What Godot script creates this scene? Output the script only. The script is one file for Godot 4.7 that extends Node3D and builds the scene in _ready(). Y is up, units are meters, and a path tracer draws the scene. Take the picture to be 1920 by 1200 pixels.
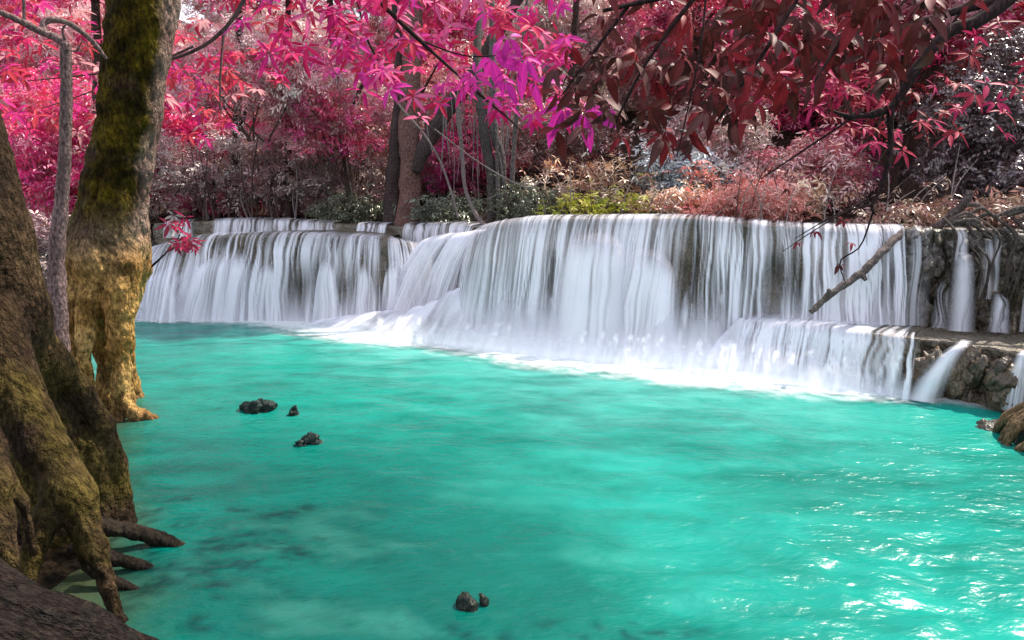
extends Node3D
# A turquoise forest pool below a curved travertine waterfall, under pink foliage.

var rng := RandomNumberGenerator.new()
var nz := FastNoiseLite.new()      # plain smooth noise, frequency 1
var fb := FastNoiseLite.new()      # fractal noise, frequency 1
var rg := FastNoiseLite.new()      # ridged noise
var taken := {}
var M := {}
var L := {}

# ---------------------------------------------------------------- mesh helper
class MB:
	var v := PackedVector3Array()
	var c := PackedColorArray()
	var uv := PackedVector2Array()
	var ix := PackedInt32Array()
	func put(p: Vector3, col := Color.WHITE, t := Vector2.ZERO) -> int:
		v.push_back(p)
		c.push_back(col)
		uv.push_back(t)
		return v.size() - 1
	func tri(a: int, b: int, d: int) -> void:
		ix.push_back(a)
		ix.push_back(b)
		ix.push_back(d)
	func quad(a: int, b: int, d: int, e: int) -> void:
		tri(a, b, d)
		tri(a, d, e)
	func lattice(first: int, nu: int, nv: int) -> void:      # nv rows of nu points each
		for j in nv - 1:
			for i in nu - 1:
				var a := first + j * nu + i
				quad(a, a + 1, a + nu + 1, a + nu)
	func mesh() -> ArrayMesh:
		var n := PackedVector3Array()
		n.resize(v.size())
		for k in range(0, ix.size(), 3):
			var a := ix[k]
			var b := ix[k + 1]
			var d := ix[k + 2]
			var f := (v[d] - v[a]).cross(v[b] - v[a])
			n[a] += f
			n[b] += f
			n[d] += f
		for k in n.size():
			n[k] = n[k].normalized() if n[k].length_squared() > 1e-20 else Vector3.UP
		var arr := []
		arr.resize(Mesh.ARRAY_MAX)
		arr[Mesh.ARRAY_VERTEX] = v
		arr[Mesh.ARRAY_NORMAL] = n
		arr[Mesh.ARRAY_COLOR] = c
		arr[Mesh.ARRAY_TEX_UV] = uv
		arr[Mesh.ARRAY_INDEX] = ix
		var m := ArrayMesh.new()
		m.add_surface_from_arrays(Mesh.PRIMITIVE_TRIANGLES, arr)
		return m

# ---------------------------------------------------------------- naming helpers
func numbered(called: String) -> String:
	var k: int = taken.get(called, -1) + 1
	taken[called] = k
	return called if k == 0 else "%s_%03d" % [called, k]

func tag(o: Node, label: String, category: String, group := "") -> Node:
	o.set_meta("label", label)
	o.set_meta("category", category)
	if group != "":
		o.set_meta("group", group)
	return o

func thing(called: String, label: String, category: String, at := Vector3.ZERO, group := "") -> Node3D:
	var o := Node3D.new()
	o.name = numbered(called)
	o.position = at
	add_child(o)
	tag(o, label, category, group)
	return o

func part(called: String, mesh: Mesh, mat: Material, parent: Node3D, at := Vector3.ZERO) -> MeshInstance3D:
	var o := MeshInstance3D.new()
	o.name = called
	o.mesh = mesh
	o.material_override = mat
	o.position = at
	parent.add_child(o, true)
	return o

func struct(called: String, mesh: Mesh, mat: Material) -> MeshInstance3D:
	var o := part(called, mesh, mat, self)
	o.set_meta("kind", "structure")
	return o

# meshes are computed in world coordinates; a part under a thing is shifted back by the thing's place
func wpart(called: String, mb: MB, mat: Material, parent: Node3D) -> MeshInstance3D:
	for k in mb.v.size():
		mb.v[k] -= parent.position
	return part(called, mb.mesh(), mat, parent)

# ---------------------------------------------------------------- curves
func cr(p: PackedVector3Array, s: float) -> Vector3:
	var n := p.size() - 1
	var x := clampf(s, 0.0, 1.0) * n
	var i := mini(int(x), n - 1)
	var t := x - i
	var a := p[maxi(i - 1, 0)]
	var b := p[i]
	var c := p[i + 1]
	var d := p[mini(i + 2, n)]
	return 0.5 * ((2.0 * b) + (c - a) * t + (2.0 * a - 5.0 * b + 4.0 * c - d) * t * t + (3.0 * b - a - 3.0 * c + d) * t * t * t)

func cl(a: Array, s: float) -> float:
	var n := a.size() - 1
	if n == 0:
		return a[0]
	var x := clampf(s, 0.0, 1.0) * n
	var i := mini(int(x), n - 1)
	var t := smoothstep(0.0, 1.0, x - i)
	return lerpf(a[i], a[i + 1], t)

func clen(p: PackedVector3Array) -> float:
	var l := 0.0
	for i in p.size() - 1:
		l += p[i].distance_to(p[i + 1])
	return l

# a swept limb: pts and radii share one curve; lumpy, with closed ends
func tube(mb: MB, pts: Array, radii: Array, sides := 10, lump := 0.12, col := Color.WHITE, step := 0.0, lumpf := 3.0, groove := 0.0) -> void:
	var p := PackedVector3Array(pts)
	var length := clen(p)
	var rmax: float = radii.max()
	var rings := maxi(int(length / (step if step > 0.0 else maxf(0.03, rmax * 0.7))), pts.size() * 2)
	rings = mini(rings, 160)
	var t0 := (cr(p, 0.01) - cr(p, 0.0)).normalized()
	var side := t0.cross(Vector3(0.31, 0.2, 0.93)).normalized()
	var first := mb.v.size()
	var prev := t0
	for j in rings + 1:
		var s := float(j) / rings
		var o := cr(p, s)
		var t := (cr(p, minf(s + 0.01, 1.0)) - cr(p, maxf(s - 0.01, 0.0))).normalized()
		side = (side - t * side.dot(t)).normalized()
		prev = t
		var up := t.cross(side)
		var r := cl(radii, s)
		for i in sides + 1:
			var a := TAU * (i % sides) / sides
			var d := side * cos(a) + up * sin(a)
			var q := o + d * r
			var k := 1.0 + lump * nz.get_noise_3dv(q * lumpf) + lump * 0.6 * nz.get_noise_3dv(q * lumpf * 3.1)
			if groove > 0.0:
				k += groove * (rg.get_noise_2d(cos(a) * 1.6 + s * 0.25, sin(a) * 1.6 + s * 0.4) + 0.3 * nz.get_noise_2d(a * 9.0, s * 4.0))
			var shade := 1.0 + 0.25 * nz.get_noise_3dv(q * 2.3 + Vector3(7, 0, 0))
			mb.put(o + d * r * k, Color(col.r * shade, col.g * shade, col.b * shade), Vector2(float(i) / sides, s * length))
	mb.lattice(first, sides + 1, rings + 1)
	for e in [0, rings]:
		var m := mb.put(cr(p, float(e) / rings), col)
		for i in sides:
			var a2: int = first + e * (sides + 1) + i
			if e == 0:
				mb.tri(m, a2 + 1, a2)
			else:
				mb.tri(m, a2, a2 + 1)

# ---------------------------------------------------------------- fused trunks: smooth union of tapered capsules, meshed as surface nets
func fused(caps: Array, cell: float, blend: float, colour: Callable, disp: Callable) -> MB:
	var lo := Vector3(1e9, 1e9, 1e9)
	var hi := -lo
	for c in caps:
		for e in 2:
			var r: float = c[2 + e] + blend * 3.0
			lo = lo.min(c[e] - Vector3(r, r, r))
			hi = hi.max(c[e] + Vector3(r, r, r))
	var nx := int((hi.x - lo.x) / cell) + 2
	var ny := int((hi.y - lo.y) / cell) + 2
	var nzz := int((hi.z - lo.z) / cell) + 2
	var f := PackedFloat32Array()
	f.resize(nx * ny * nzz)
	var k := 1.0 / blend
	for c in caps:
		var a: Vector3 = c[0]
		var b: Vector3 = c[1]
		var ra: float = c[2]
		var rb: float = c[3]
		var mg := maxf(ra, rb) + blend * 4.0
		var l := (a.min(b) - Vector3(mg, mg, mg) - lo) / cell
		var h := (a.max(b) + Vector3(mg, mg, mg) - lo) / cell
		var ab := b - a
		var inv := 1.0 / maxf(ab.length_squared(), 1e-9)
		for z in range(maxi(int(l.z), 0), mini(int(h.z) + 1, nzz)):
			for y in range(maxi(int(l.y), 0), mini(int(h.y) + 1, ny)):
				var row := (z * ny + y) * nx
				var base := lo + Vector3(0, y, z) * cell - a
				for x in range(maxi(int(l.x), 0), mini(int(h.x) + 1, nx)):
					var q := base
					q.x += x * cell
					var t := clampf(q.dot(ab) * inv, 0.0, 1.0)
					var d := (q - ab * t).length() - (ra + (rb - ra) * t)
					if d < mg:
						f[row + x] += exp(-k * maxf(d, -0.6))
	for i in f.size():
		f[i] = -log(maxf(f[i], 1e-7)) * blend
	var mb := MB.new()
	var at := {}
	var off := [0, 1, nx, nx + 1, nx * ny, nx * ny + 1, nx * ny + nx, nx * ny + nx + 1]
	for z in nzz - 1:
		for y in ny - 1:
			var row := (z * ny + y) * nx
			for x in nx - 1:
				var i := row + x
				var inside := 0
				for o in off:
					if f[i + o] < 0.0:
						inside += 1
				if inside == 0 or inside == 8:
					continue
				var sum := Vector3.ZERO
				var cnt := 0
				for e in [[0, 1], [2, 3], [4, 5], [6, 7], [0, 2], [1, 3], [4, 6], [5, 7], [0, 4], [1, 5], [2, 6], [3, 7]]:
					var fa := f[i + off[e[0]]]
					var fbv := f[i + off[e[1]]]
					if (fa < 0.0) != (fbv < 0.0):
						var pa := Vector3(e[0] & 1, (e[0] >> 1) & 1, e[0] >> 2)
						var pb := Vector3(e[1] & 1, (e[1] >> 1) & 1, e[1] >> 2)
						sum += pa.lerp(pb, fa / (fa - fbv))
						cnt += 1
				var g := Vector3(f[i + 1] - f[i], f[i + nx] - f[i], f[i + nx * ny] - f[i]).normalized()
				var p := lo + (Vector3(x, y, z) + sum / cnt) * cell
				var dd: float = disp.call(p, g)
				at[i] = mb.put(p + g * dd, colour.call(p, g, dd))
	for i in at:
		var x: int = i % nx
		var y: int = (i / nx) % ny
		var z: int = i / (nx * ny)
		if x == 0 or y == 0 or z == 0:
			continue
		var v0 := f[i] < 0.0
		for ax in 3:
			var s: int = [1, nx, nx * ny][ax]
			if v0 == (f[i + s] < 0.0):
				continue
			var u: int = [nx, nx * ny, 1][ax]
			var w: int = [nx * ny, 1, nx][ax]
			if not (at.has(i - u) and at.has(i - w) and at.has(i - u - w)):
				continue
			if v0:
				mb.quad(at[i], at[i - w], at[i - u - w], at[i - u])
			else:
				mb.quad(at[i], at[i - u], at[i - u - w], at[i - w])
	return mb

# ---------------------------------------------------------------- textures and materials
func noise_tex(freq: float, lo: Color, hi: Color, size := 512, kind := FastNoiseLite.TYPE_SIMPLEX_SMOOTH, octaves := 5, sd := 1, edge := 0.0, gain := 0.5) -> NoiseTexture2D:
	var n := FastNoiseLite.new()
	n.noise_type = kind
	n.frequency = freq
	n.fractal_octaves = octaves
	n.fractal_gain = gain
	n.seed = sd
	var t := NoiseTexture2D.new()
	t.width = size
	t.height = size
	t.seamless = true
	t.noise = n
	var g := Gradient.new()
	g.set_offset(0, edge)
	g.set_offset(1, 1.0 - edge)
	g.set_color(0, lo)
	g.set_color(1, hi)
	t.color_ramp = g
	return t

func grey(v: float) -> Color:
	return Color(v, v, v)

func solid(rough: float, tex: Texture2D, scale: Vector3, bump: Texture2D, depth: float, spec := 0.5) -> StandardMaterial3D:
	var m := StandardMaterial3D.new()
	m.vertex_color_use_as_albedo = true
	m.roughness = rough
	m.metallic_specular = spec
	m.albedo_texture = tex
	m.uv1_triplanar = true
	m.uv1_world_triplanar = true
	m.uv1_scale = scale
	if bump:
		m.heightmap_enabled = true
		m.heightmap_texture = bump
		m.heightmap_scale = depth
	return m

func leaf_mat(back: float, rough: float, tex: Texture2D = null, spec := 0.5) -> StandardMaterial3D:
	var m := StandardMaterial3D.new()
	m.vertex_color_use_as_albedo = true
	m.roughness = rough
	m.metallic_specular = spec
	m.backlight_enabled = true
	m.backlight = Color(back, back, back)
	if tex:
		m.albedo_texture = tex
	return m

func leaf_texture() -> ImageTexture:
	var im := Image.create(64, 128, false, Image.FORMAT_RGB8)
	for y in 128:
		for x in 64:
			var u := absf(x - 31.5) / 31.5
			var t := y / 127.0
			var side := absf(fposmod(t * 11.0 - u * 1.6, 1.0) - 0.5)
			var v := 0.80 + 0.06 * nz.get_noise_2d(x * 0.13, y * 0.09) + 0.05 * nz.get_noise_2d(x * 0.5, y * 0.4)
			v += 0.10 * smoothstep(0.1, 0.0, side) * (1.0 - u)
			v += 0.16 * smoothstep(0.09, 0.03, u)
			im.set_pixel(x, y, Color(v, v, v))
	return ImageTexture.create_from_image(im)

func materials() -> void:
	var t_bark := noise_tex(0.02, grey(0.34), grey(1.0), 1024, FastNoiseLite.TYPE_SIMPLEX_SMOOTH, 7, 3, 0.2, 0.68)
	var t_rock := noise_tex(0.025, grey(0.36), grey(1.0), 1024, FastNoiseLite.TYPE_SIMPLEX_SMOOTH, 7, 5, 0.22, 0.64)
	var b_bark := noise_tex(0.02, Color.BLACK, Color.WHITE, 1024, FastNoiseLite.TYPE_SIMPLEX_SMOOTH, 7, 8, 0.0, 0.66)
	var b_rock := noise_tex(0.03, Color.BLACK, Color.WHITE, 512, FastNoiseLite.TYPE_CELLULAR, 4, 9)
	var b_wave := noise_tex(0.02, Color.BLACK, Color.WHITE, 512, FastNoiseLite.TYPE_SIMPLEX_SMOOTH, 5, 11)
	M.bark = solid(0.75, t_bark, Vector3(1.7, 0.55, 1.7), b_bark, 2.5, 0.22)
	M.mossy = solid(0.85, t_bark, Vector3(1.1, 0.5, 1.1), b_bark, 4.5, 0.18)
	M.twig = solid(0.8, t_bark, Vector3(2.5, 1, 2.5), null, 0.0, 0.2)
	M.rock = solid(0.5, t_rock, Vector3(0.9, 0.6, 0.9), b_rock, 4.0)
	M.stone = solid(0.4, t_rock, Vector3(2.5, 2.5, 2.5), b_rock, 1.5, 0.3)
	M.wet = solid(0.3, t_rock, Vector3(1.6, 0.8, 1.6), b_rock, 2.5)
	M.earth = solid(0.95, t_rock, Vector3(0.5, 0.5, 0.5), b_rock, 3.0, 0.15)
	var lg: StandardMaterial3D = M.bark.duplicate()
	lg.uv1_triplanar = false
	lg.uv1_scale = Vector3(3.0, 0.55, 1.0)
	lg.heightmap_scale = 3.0
	M.log = lg
	var w := StandardMaterial3D.new()
	w.vertex_color_use_as_albedo = true
	w.roughness = 0.27
	w.metallic_specular = 0.3
	w.uv1_triplanar = true
	w.uv1_world_triplanar = true
	w.uv1_scale = Vector3(0.45, 0.45, 0.85)
	w.heightmap_enabled = true
	w.heightmap_texture = b_wave
	w.heightmap_scale = 1.2
	M.water = w
	var s := StandardMaterial3D.new()                     # white falling water, thinned by its vertex alpha
	s.vertex_color_use_as_albedo = true
	s.albedo_color = Color(0.905, 0.895, 0.925)
	s.roughness = 0.6
	s.metallic_specular = 0.3
	s.transparency = BaseMaterial3D.TRANSPARENCY_ALPHA
	s.backlight_enabled = true
	s.backlight = Color(0.5, 0.5, 0.5)
	M.fall = s
	var fo: StandardMaterial3D = s.duplicate()
	fo.albedo_color = Color(0.98, 0.98, 0.985)
	M.foam = fo
	var lt := leaf_texture()
	M.leaf_near = leaf_mat(0.5, 0.55, lt, 0.25)
	M.leaf = leaf_mat(0.75, 0.5, lt, 0.2)
	M.leaf_far = leaf_mat(0.6, 0.3, null, 0.6)
	M.leaf_dark = leaf_mat(0.25, 0.3, null, 0.6)

# ---------------------------------------------------------------- leaves
func leaflet(mb: MB, o: Vector3, dir: Vector3, up: Vector3, length: float, width: float, droop: float, segs: int, fold := 0.3) -> void:
	var side := dir.cross(up).normalized()
	var ids := []
	for i in segs + 1:
		var t := float(i) / segs
		var m := o + dir * length * (t - 0.18 * droop * t * t) - up * droop * length * t * t
		var w := width * 0.5 * pow(sin(PI * clampf(pow(t, 0.82), 0.0, 1.0)), 0.85)
		var a := mb.put(m, Color.WHITE, Vector2(0.5, t))
		if i == 0 or i == segs:
			ids.append([a, a, a])
		else:
			ids.append([mb.put(m + side * w + up * w * fold, Color.WHITE, Vector2(0.0, t)), a, mb.put(m - side * w + up * w * fold, Color.WHITE, Vector2(1.0, t))])
	for i in segs:
		var p = ids[i]
		var q = ids[i + 1]
		if i == 0:
			mb.tri(p[1], q[1], q[0])
			mb.tri(p[1], q[2], q[1])
		elif i == segs - 1:
			mb.tri(p[0], p[1], q[1])
			mb.tri(p[1], p[2], q[1])
		else:
			mb.quad(p[0], p[1], q[1], q[0])
			mb.quad(p[1], p[2], q[2], q[1])

func palmate(n: int, length: float, width: float, droop: float, spread: float, lift: float, sd: int, segs := 4) -> ArrayMesh:
	rng.seed = sd
	var mb := MB.new()
	for i in n:
		var a := (float(i) / maxf(n - 1, 1) - 0.5) * spread + rng.randf_range(-0.2, 0.2)
		var up := Vector3(rng.randf_range(-0.25, 0.25), 1, rng.randf_range(-0.25, 0.25)).normalized()
		var dir := Vector3(sin(a), lift + rng.randf_range(-0.2, 0.2), cos(a)).normalized()
		up = (up - dir * up.dot(dir)).normalized()
		var k := (1.0 - 0.3 * absf(float(i) / maxf(n - 1, 1) - 0.5) * 2.0) * rng.randf_range(0.65, 1.15)
		leaflet(mb, dir * length * 0.06, dir, up, length * k, width * k, droop * rng.randf_range(0.6, 1.4), segs)
	return mb.mesh()

func sprig(n: int, twig: float, length: float, width: float, sd: int) -> ArrayMesh:
	rng.seed = sd
	var mb := MB.new()
	for i in n:
		var t := (i + 0.5) / n
		var o := Vector3(0, -0.25 * twig * t * t, twig * (t - 0.5))
		var a := (0.9 if i % 2 == 0 else -0.9) + rng.randf_range(-0.5, 0.5)
		var dir := Vector3(sin(a), rng.randf_range(-0.6, 0.35), cos(a)).normalized()
		var up := Vector3(rng.randf_range(-0.5, 0.5), 1, rng.randf_range(-0.5, 0.5)).normalized()
		up = (up - dir * up.dot(dir)).normalized()
		leaflet(mb, o, dir, up, length * rng.randf_range(0.75, 1.2), width * rng.randf_range(0.8, 1.15), 0.3, 2)
	return mb.mesh()

func tuft(n: int, length: float, width: float, sd: int) -> ArrayMesh:
	rng.seed = sd
	var mb := MB.new()
	for i in n:
		var a := rng.randf() * TAU
		var dir := Vector3(sin(a), rng.randf_range(0.2, 1.0), cos(a)).normalized()
		var up := Vector3.UP - dir * dir.y
		up = up.normalized()
		leaflet(mb, Vector3.ZERO, dir, up, length * rng.randf_range(0.6, 1.15), width, rng.randf_range(0.4, 0.9), 4, 0.4)
	return mb.mesh()

func leaf_meshes() -> void:
	L.near = []
	L.star = []
	L.sprig = []
	L.tuft = []
	for k in 9:
		L.near.append(palmate(3 + k % 4, 0.21 - 0.008 * (k % 3), 0.06 + 0.004 * (k % 3), 0.3 + 0.09 * (k % 6), 3.4 + 0.25 * (k % 4), -0.35, 100 + k))
		L.star.append(palmate(4 + k % 5, 0.19 - 0.01 * (k % 3), 0.04 + 0.005 * (k % 3), 0.12 + 0.09 * (k % 5), 3.6 + 0.3 * (k % 6), 0.05, 200 + k))
	for k in 3:
		L.sprig.append(sprig(9, 0.4, 0.15, 0.046, 300 + k))
		L.tuft.append(tuft(11, 0.5, 0.03, 400 + k))
	L.fine = [sprig(16, 0.26, 0.05, 0.016, 350)]
	L.round = [sprig(9, 0.3, 0.1, 0.06, 360)]

func rand_basis(tilt: float, size: float) -> Basis:
	var b := Basis(Vector3.UP, rng.randf() * TAU)
	b = Basis(Vector3(rng.randf_range(-1, 1), 0, rng.randf_range(-1, 1)).normalized(), rng.randf() * tilt) * b
	return b.scaled(Vector3.ONE * size * rng.randf_range(0.7, 1.25))

func pick(pal: Array) -> Color:
	var c: Color = pal[rng.randi() % pal.size()]
	var k := 0.45 + 1.0 * pow(rng.randf(), 1.2)
	return Color(c.r * k, c.g * k * rng.randf_range(0.9, 1.1), c.b * k)

# a crown: sprays of leaves gathered in uneven clumps, as one countless mass
func crown(parent: Node3D, called: String, mesh: Mesh, mat: Material, blobs: Array, pal: Array, size: float, tilt: float, sd: int, clump := 0.45) -> void:
	rng.seed = sd
	var place: Array[Transform3D] = []
	var cols: Array[Color] = []
	for b in blobs:                                       # [centre, radii, number]
		var c: Vector3 = b[0]
		var r: Vector3 = b[1]
		var left: int = b[2]
		while left > 0:
			var d := Vector3(rng.randfn(), rng.randfn(), rng.randfn()).normalized() * pow(rng.randf(), 0.4)
			var cc := c + d * r
			var tint := pick(pal)
			var cr_ := clump * rng.randf_range(0.5, 1.3)
			for k in mini(left, rng.randi_range(7, 18)):
				left -= 1
				var q := cc + Vector3(rng.randfn(), rng.randfn() * 0.55, rng.randfn()) * cr_ * 0.5
				place.append(Transform3D(rand_basis(tilt, size), q - parent.position))
				var t2 := pick(pal)
				cols.append(tint.lerp(t2, 0.45))
	var mm := MultiMesh.new()
	mm.transform_format = MultiMesh.TRANSFORM_3D
	mm.use_colors = true
	mm.mesh = mesh
	mm.instance_count = place.size()
	for i in place.size():
		mm.set_instance_transform(i, place[i])
		mm.set_instance_color(i, cols[i])
	var o := MultiMeshInstance3D.new()
	o.name = called
	o.multimesh = mm
	o.material_override = mat
	o.set_meta("kind", "stuff")
	parent.add_child(o, true)

# ---------------------------------------------------------------- falling water and the rock behind it
func lip_frame(lip: PackedVector3Array, s: float) -> Array:
	var p := cr(lip, s)
	var t := cr(lip, minf(s + 0.01, 1.0)) - cr(lip, maxf(s - 0.01, 0.0))
	t.y = 0.0
	t = t.normalized()
	return [p, t, Vector3(-t.z, 0, t.x)]

func curtain(lip: PackedVector3Array, base_y: Array, out: Array, cover: Array, o := {}) -> MB:
	var length := clen(lip)
	var cols := int(length / o.get("col", 0.016)) + 2
	var rows: int = o.get("rows", 18)
	var crest_rows := 4
	var lead: float = o.get("lead", 0.3)
	var sd: float = o.get("seed", 0.0)
	var shear: float = o.get("shear", 0.0)
	var mist: float = o.get("mist", 0.5)
	var flare: float = o.get("flare", 0.0)
	var patch: Array = o.get("patch", [])
	var mist_from: float = o.get("mist_from", 0.6)
	var f1: float = o.get("f1", 7.0)
	var soft: float = o.get("soft", 0.45)
	var gap: float = o.get("gap", 0.0)
	var ends: float = o.get("ends", 0.12)
	var most: float = o.get("most", 0.96)
	var crest_a: float = o.get("crest", 0.5)
	var fade: float = o.get("fade", 0.2)
	var mb := MB.new()
	for i in cols:
		var s := float(i) / (cols - 1)
		var fr := lip_frame(lip, s)
		var p: Vector3 = fr[0]
		var t: Vector3 = fr[1]
		var n: Vector3 = fr[2]
		var by := cl(base_y, s)
		var ou := cl(out, s)
		var cv := cl(cover, s)
		var x := s * length
		var edge := smoothstep(0.0, ends, x) * smoothstep(0.0, ends, length - x) if ends > 0.0 else 1.0
		var jag := nz.get_noise_2d(x * 6.0, sd + 77.0) + nz.get_noise_2d(x * 15.0, sd + 78.0)
		var broad := nz.get_noise_2d(x * 0.8, sd + 31.0) + 0.6 * nz.get_noise_2d(x * 1.9, sd + 41.0)
		for j in rows + crest_rows:
			var q := p
			var u := 0.0
			var a_k := 1.0
			if j < crest_rows:
				var b := 1.0 - float(j) / crest_rows
				q = p - n * lead * b + Vector3(0, 0.012 + 0.02 * b, 0)
				a_k = lerpf(crest_a, fade, b)
				u = 0.0
			else:
				u = float(j - crest_rows) / (rows - 1)
				var drop := pow(u, 1.25)
				var jig := nz.get_noise_2d(x * 5.0, sd + 3.0)
				q = p + n * (ou * sqrt(drop) * (1.0 + 0.07 * jig + 0.12 * broad) + gap) + t * (shear * pow(drop, 0.7) + (s - 0.5) * flare * pow(drop, 0.8))
				q.y = p.y - (p.y - by) * drop
				a_k = lerpf(crest_a, 1.0, smoothstep(0.0, 0.3, u))
			var xs := x + 0.03 * nz.get_noise_2d(x * 3.0, u * 2.0 + sd)
			var m := 0.5 + 0.42 * nz.get_noise_2d(xs * f1 * 0.6, sd + u * 0.5) + 0.42 * nz.get_noise_2d(xs * f1 * 1.9, sd + 9.0 + u * 0.3) + 0.36 * nz.get_noise_2d(xs * f1 * 4.6, sd + 17.0 + u * 0.25)
			m += 0.24 * broad
			var so := soft * (1.0 + 0.7 * u)
			var a := smoothstep(1.0 - cv - so, 1.0 - cv + so, m) * most
			a *= a_k
			a = maxf(a, mist * smoothstep(mist_from, 1.0, u) * (0.8 + 0.3 * m))
			for pt in patch:
				a *= 1.0 - pt[4] * exp(-pow((s + 0.012 * jag - pt[0]) / pt[2], 2.0) - pow((u - pt[1]) / pt[3], 2.0))
			a = clampf(a * edge, 0.0, 0.98)
			if j >= crest_rows:
				q += n * (0.025 * (m - 0.5) * minf(u * 4.0, 1.0))
			mb.put(q, Color(1, 1, 1, a))
	# columns were written first: index accordingly
	var per := rows + crest_rows
	for i in cols - 1:
		for j in per - 1:
			var a := i * per + j
			mb.quad(a, a + per, a + per + 1, a + 1)
	return mb

func rockwall(lip: PackedVector3Array, base_y: float, inset: float, relief: float, sd: float, crest := 0.8, cols_m := 0.05, dark := 0.0, lean: Array = [0.0]) -> MB:
	var length := clen(lip)
	var cols := int(length / cols_m) + 2
	var mb := MB.new()
	var per := 0
	for i in cols:
		var s := float(i) / (cols - 1)
		var fr := lip_frame(lip, s)
		var p: Vector3 = fr[0]
		var n: Vector3 = fr[2]
		var height := p.y - base_y
		var rows := 8 + 34
		per = rows
		var ln := cl(lean, s)
		for j in rows:
			var q := p
			var u := 0.0
			if j < 8:
				var b := 1.0 - j / 8.0
				q = p - n * (crest * b + inset) - Vector3(0, 0.012 + 0.12 * (1.0 - b) * (1.0 - b) * 0.3, 0)
			else:
				u = float(j - 8) / 33.0
				q = p - n * inset + n * ln * u
				q.y = p.y - 0.03 - u * height
			var k := smoothstep(0.0, 0.12, u)
			var g := fb.get_noise_3dv(Vector3(q.x * 1.5 + sd, q.y * 0.9, q.z * 1.5)) * 1.2 + 0.7 * nz.get_noise_3dv(Vector3(q.x * 5.0, q.y * 0.9, q.z * 5.0 + sd)) + 0.3 * fb.get_noise_3dv(q * 5.0)
			if k > 0.0:
				q += n * relief * g * k
				q.y += 0.05 * relief * fb.get_noise_3dv(q * 4.0 + Vector3(9, 0, 0))
			else:
				q.y += 0.02 * fb.get_noise_3dv(q * 3.0) - 0.005
			var w := clampf(0.5 + 0.9 * fb.get_noise_3dv(q * 1.1 + Vector3(sd, 3, 0)), 0.0, 1.0)
			var mo := clampf(0.3 + 1.2 * fb.get_noise_3dv(q * 1.9 + Vector3(0, sd, 5)), 0.0, 1.0)
			var c := Color(0.11, 0.082, 0.06).lerp(Color(0.40, 0.30, 0.21), w)
			c = c.lerp(Color(0.10, 0.10, 0.045), mo * 0.5)
			c = c.lerp(Color(0.03, 0.025, 0.025), dark)
			mb.put(q, c)
	for i in cols - 1:
		for j in per - 1:
			var a := i * per + j
			mb.quad(a, a + per, a + per + 1, a + 1)
	return mb

# mounds of white water running over hidden boulders
func mound(domes: Array, cell: float, flow: Vector2, sd: float, most := 0.92) -> MB:
	var lo := Vector2(1e9, 1e9)
	var hi := -lo
	for d in domes:
		lo = lo.min(Vector2(d[0] - d[2] * 1.9, d[1] - d[3] * 1.9))
		hi = hi.max(Vector2(d[0] + d[2] * 1.9, d[1] + d[3] * 1.9))
	var nx := int((hi.x - lo.x) / cell) + 2
	var nz_ := int((hi.y - lo.y) / cell) + 2
	var mb := MB.new()
	var fl := flow.normalized()
	for j in nz_:
		for i in nx:
			var q := lo + Vector2(i, j) * cell
			var h := 0.0
			for d in domes:
				var e := Vector2((q.x - d[0]) / d[2], (q.y - d[1]) / d[3])
				h = h + d[4] * exp(-e.length_squared() * 1.3)
			var al := q.dot(fl)
			var ac := q.dot(Vector2(-fl.y, fl.x))
			var m := 0.76 + 0.34 * nz.get_noise_2d(ac * 4.0 + sd + al * 0.5, al * 0.9) + 0.2 * nz.get_noise_2d(ac * 13.0, al * 1.3 + sd)
			h *= 1.0 + 0.1 * nz.get_noise_2d(ac * 4.0 + sd, al * 1.1) 
			var a := clampf(m, 0.1, 1.0) * most * smoothstep(0.015, 0.16, h)
			mb.put(Vector3(q.x, h - 0.01, q.y), Color(1, 1, 1, a))
	mb.lattice(0, nx, nz_)
	var keep := PackedInt32Array()
	for k in range(0, mb.ix.size(), 3):
		if mb.c[mb.ix[k]].a + mb.c[mb.ix[k + 1]].a + mb.c[mb.ix[k + 2]].a > 0.01:
			keep.append(mb.ix[k])
			keep.append(mb.ix[k + 1])
			keep.append(mb.ix[k + 2])
	mb.ix = keep
	return mb

func boulder(mb: MB, at: Vector3, r: Vector3, sd: float, rough := 0.35, col := Color(0.16, 0.13, 0.10), n := 14) -> void:
	var first := mb.v.size()
	for j in n + 1:
		var b := PI * j / n
		for i in 2 * n + 1:
			var a := PI * (i % (2 * n)) / n
			var d := Vector3(sin(b) * cos(a), cos(b), sin(b) * sin(a))
			var k := 1.0 + rough * fb.get_noise_3dv(d * 0.9 + Vector3(sd, 0, 0)) + rough * 0.8 * rg.get_noise_3dv(d * 0.8 + Vector3(0, sd, 0))
			var w := 1.0 + 0.5 * fb.get_noise_3dv(d * 2.0 + Vector3(sd, 5, 0))
			mb.put(at + d * r * k, Color(col.r * w, col.g * w, col.b * w))
	mb.lattice(first, 2 * n + 1, n + 1)

func V(x: float, y: float, z: float) -> Vector3:
	return Vector3(x, y, z)

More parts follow.
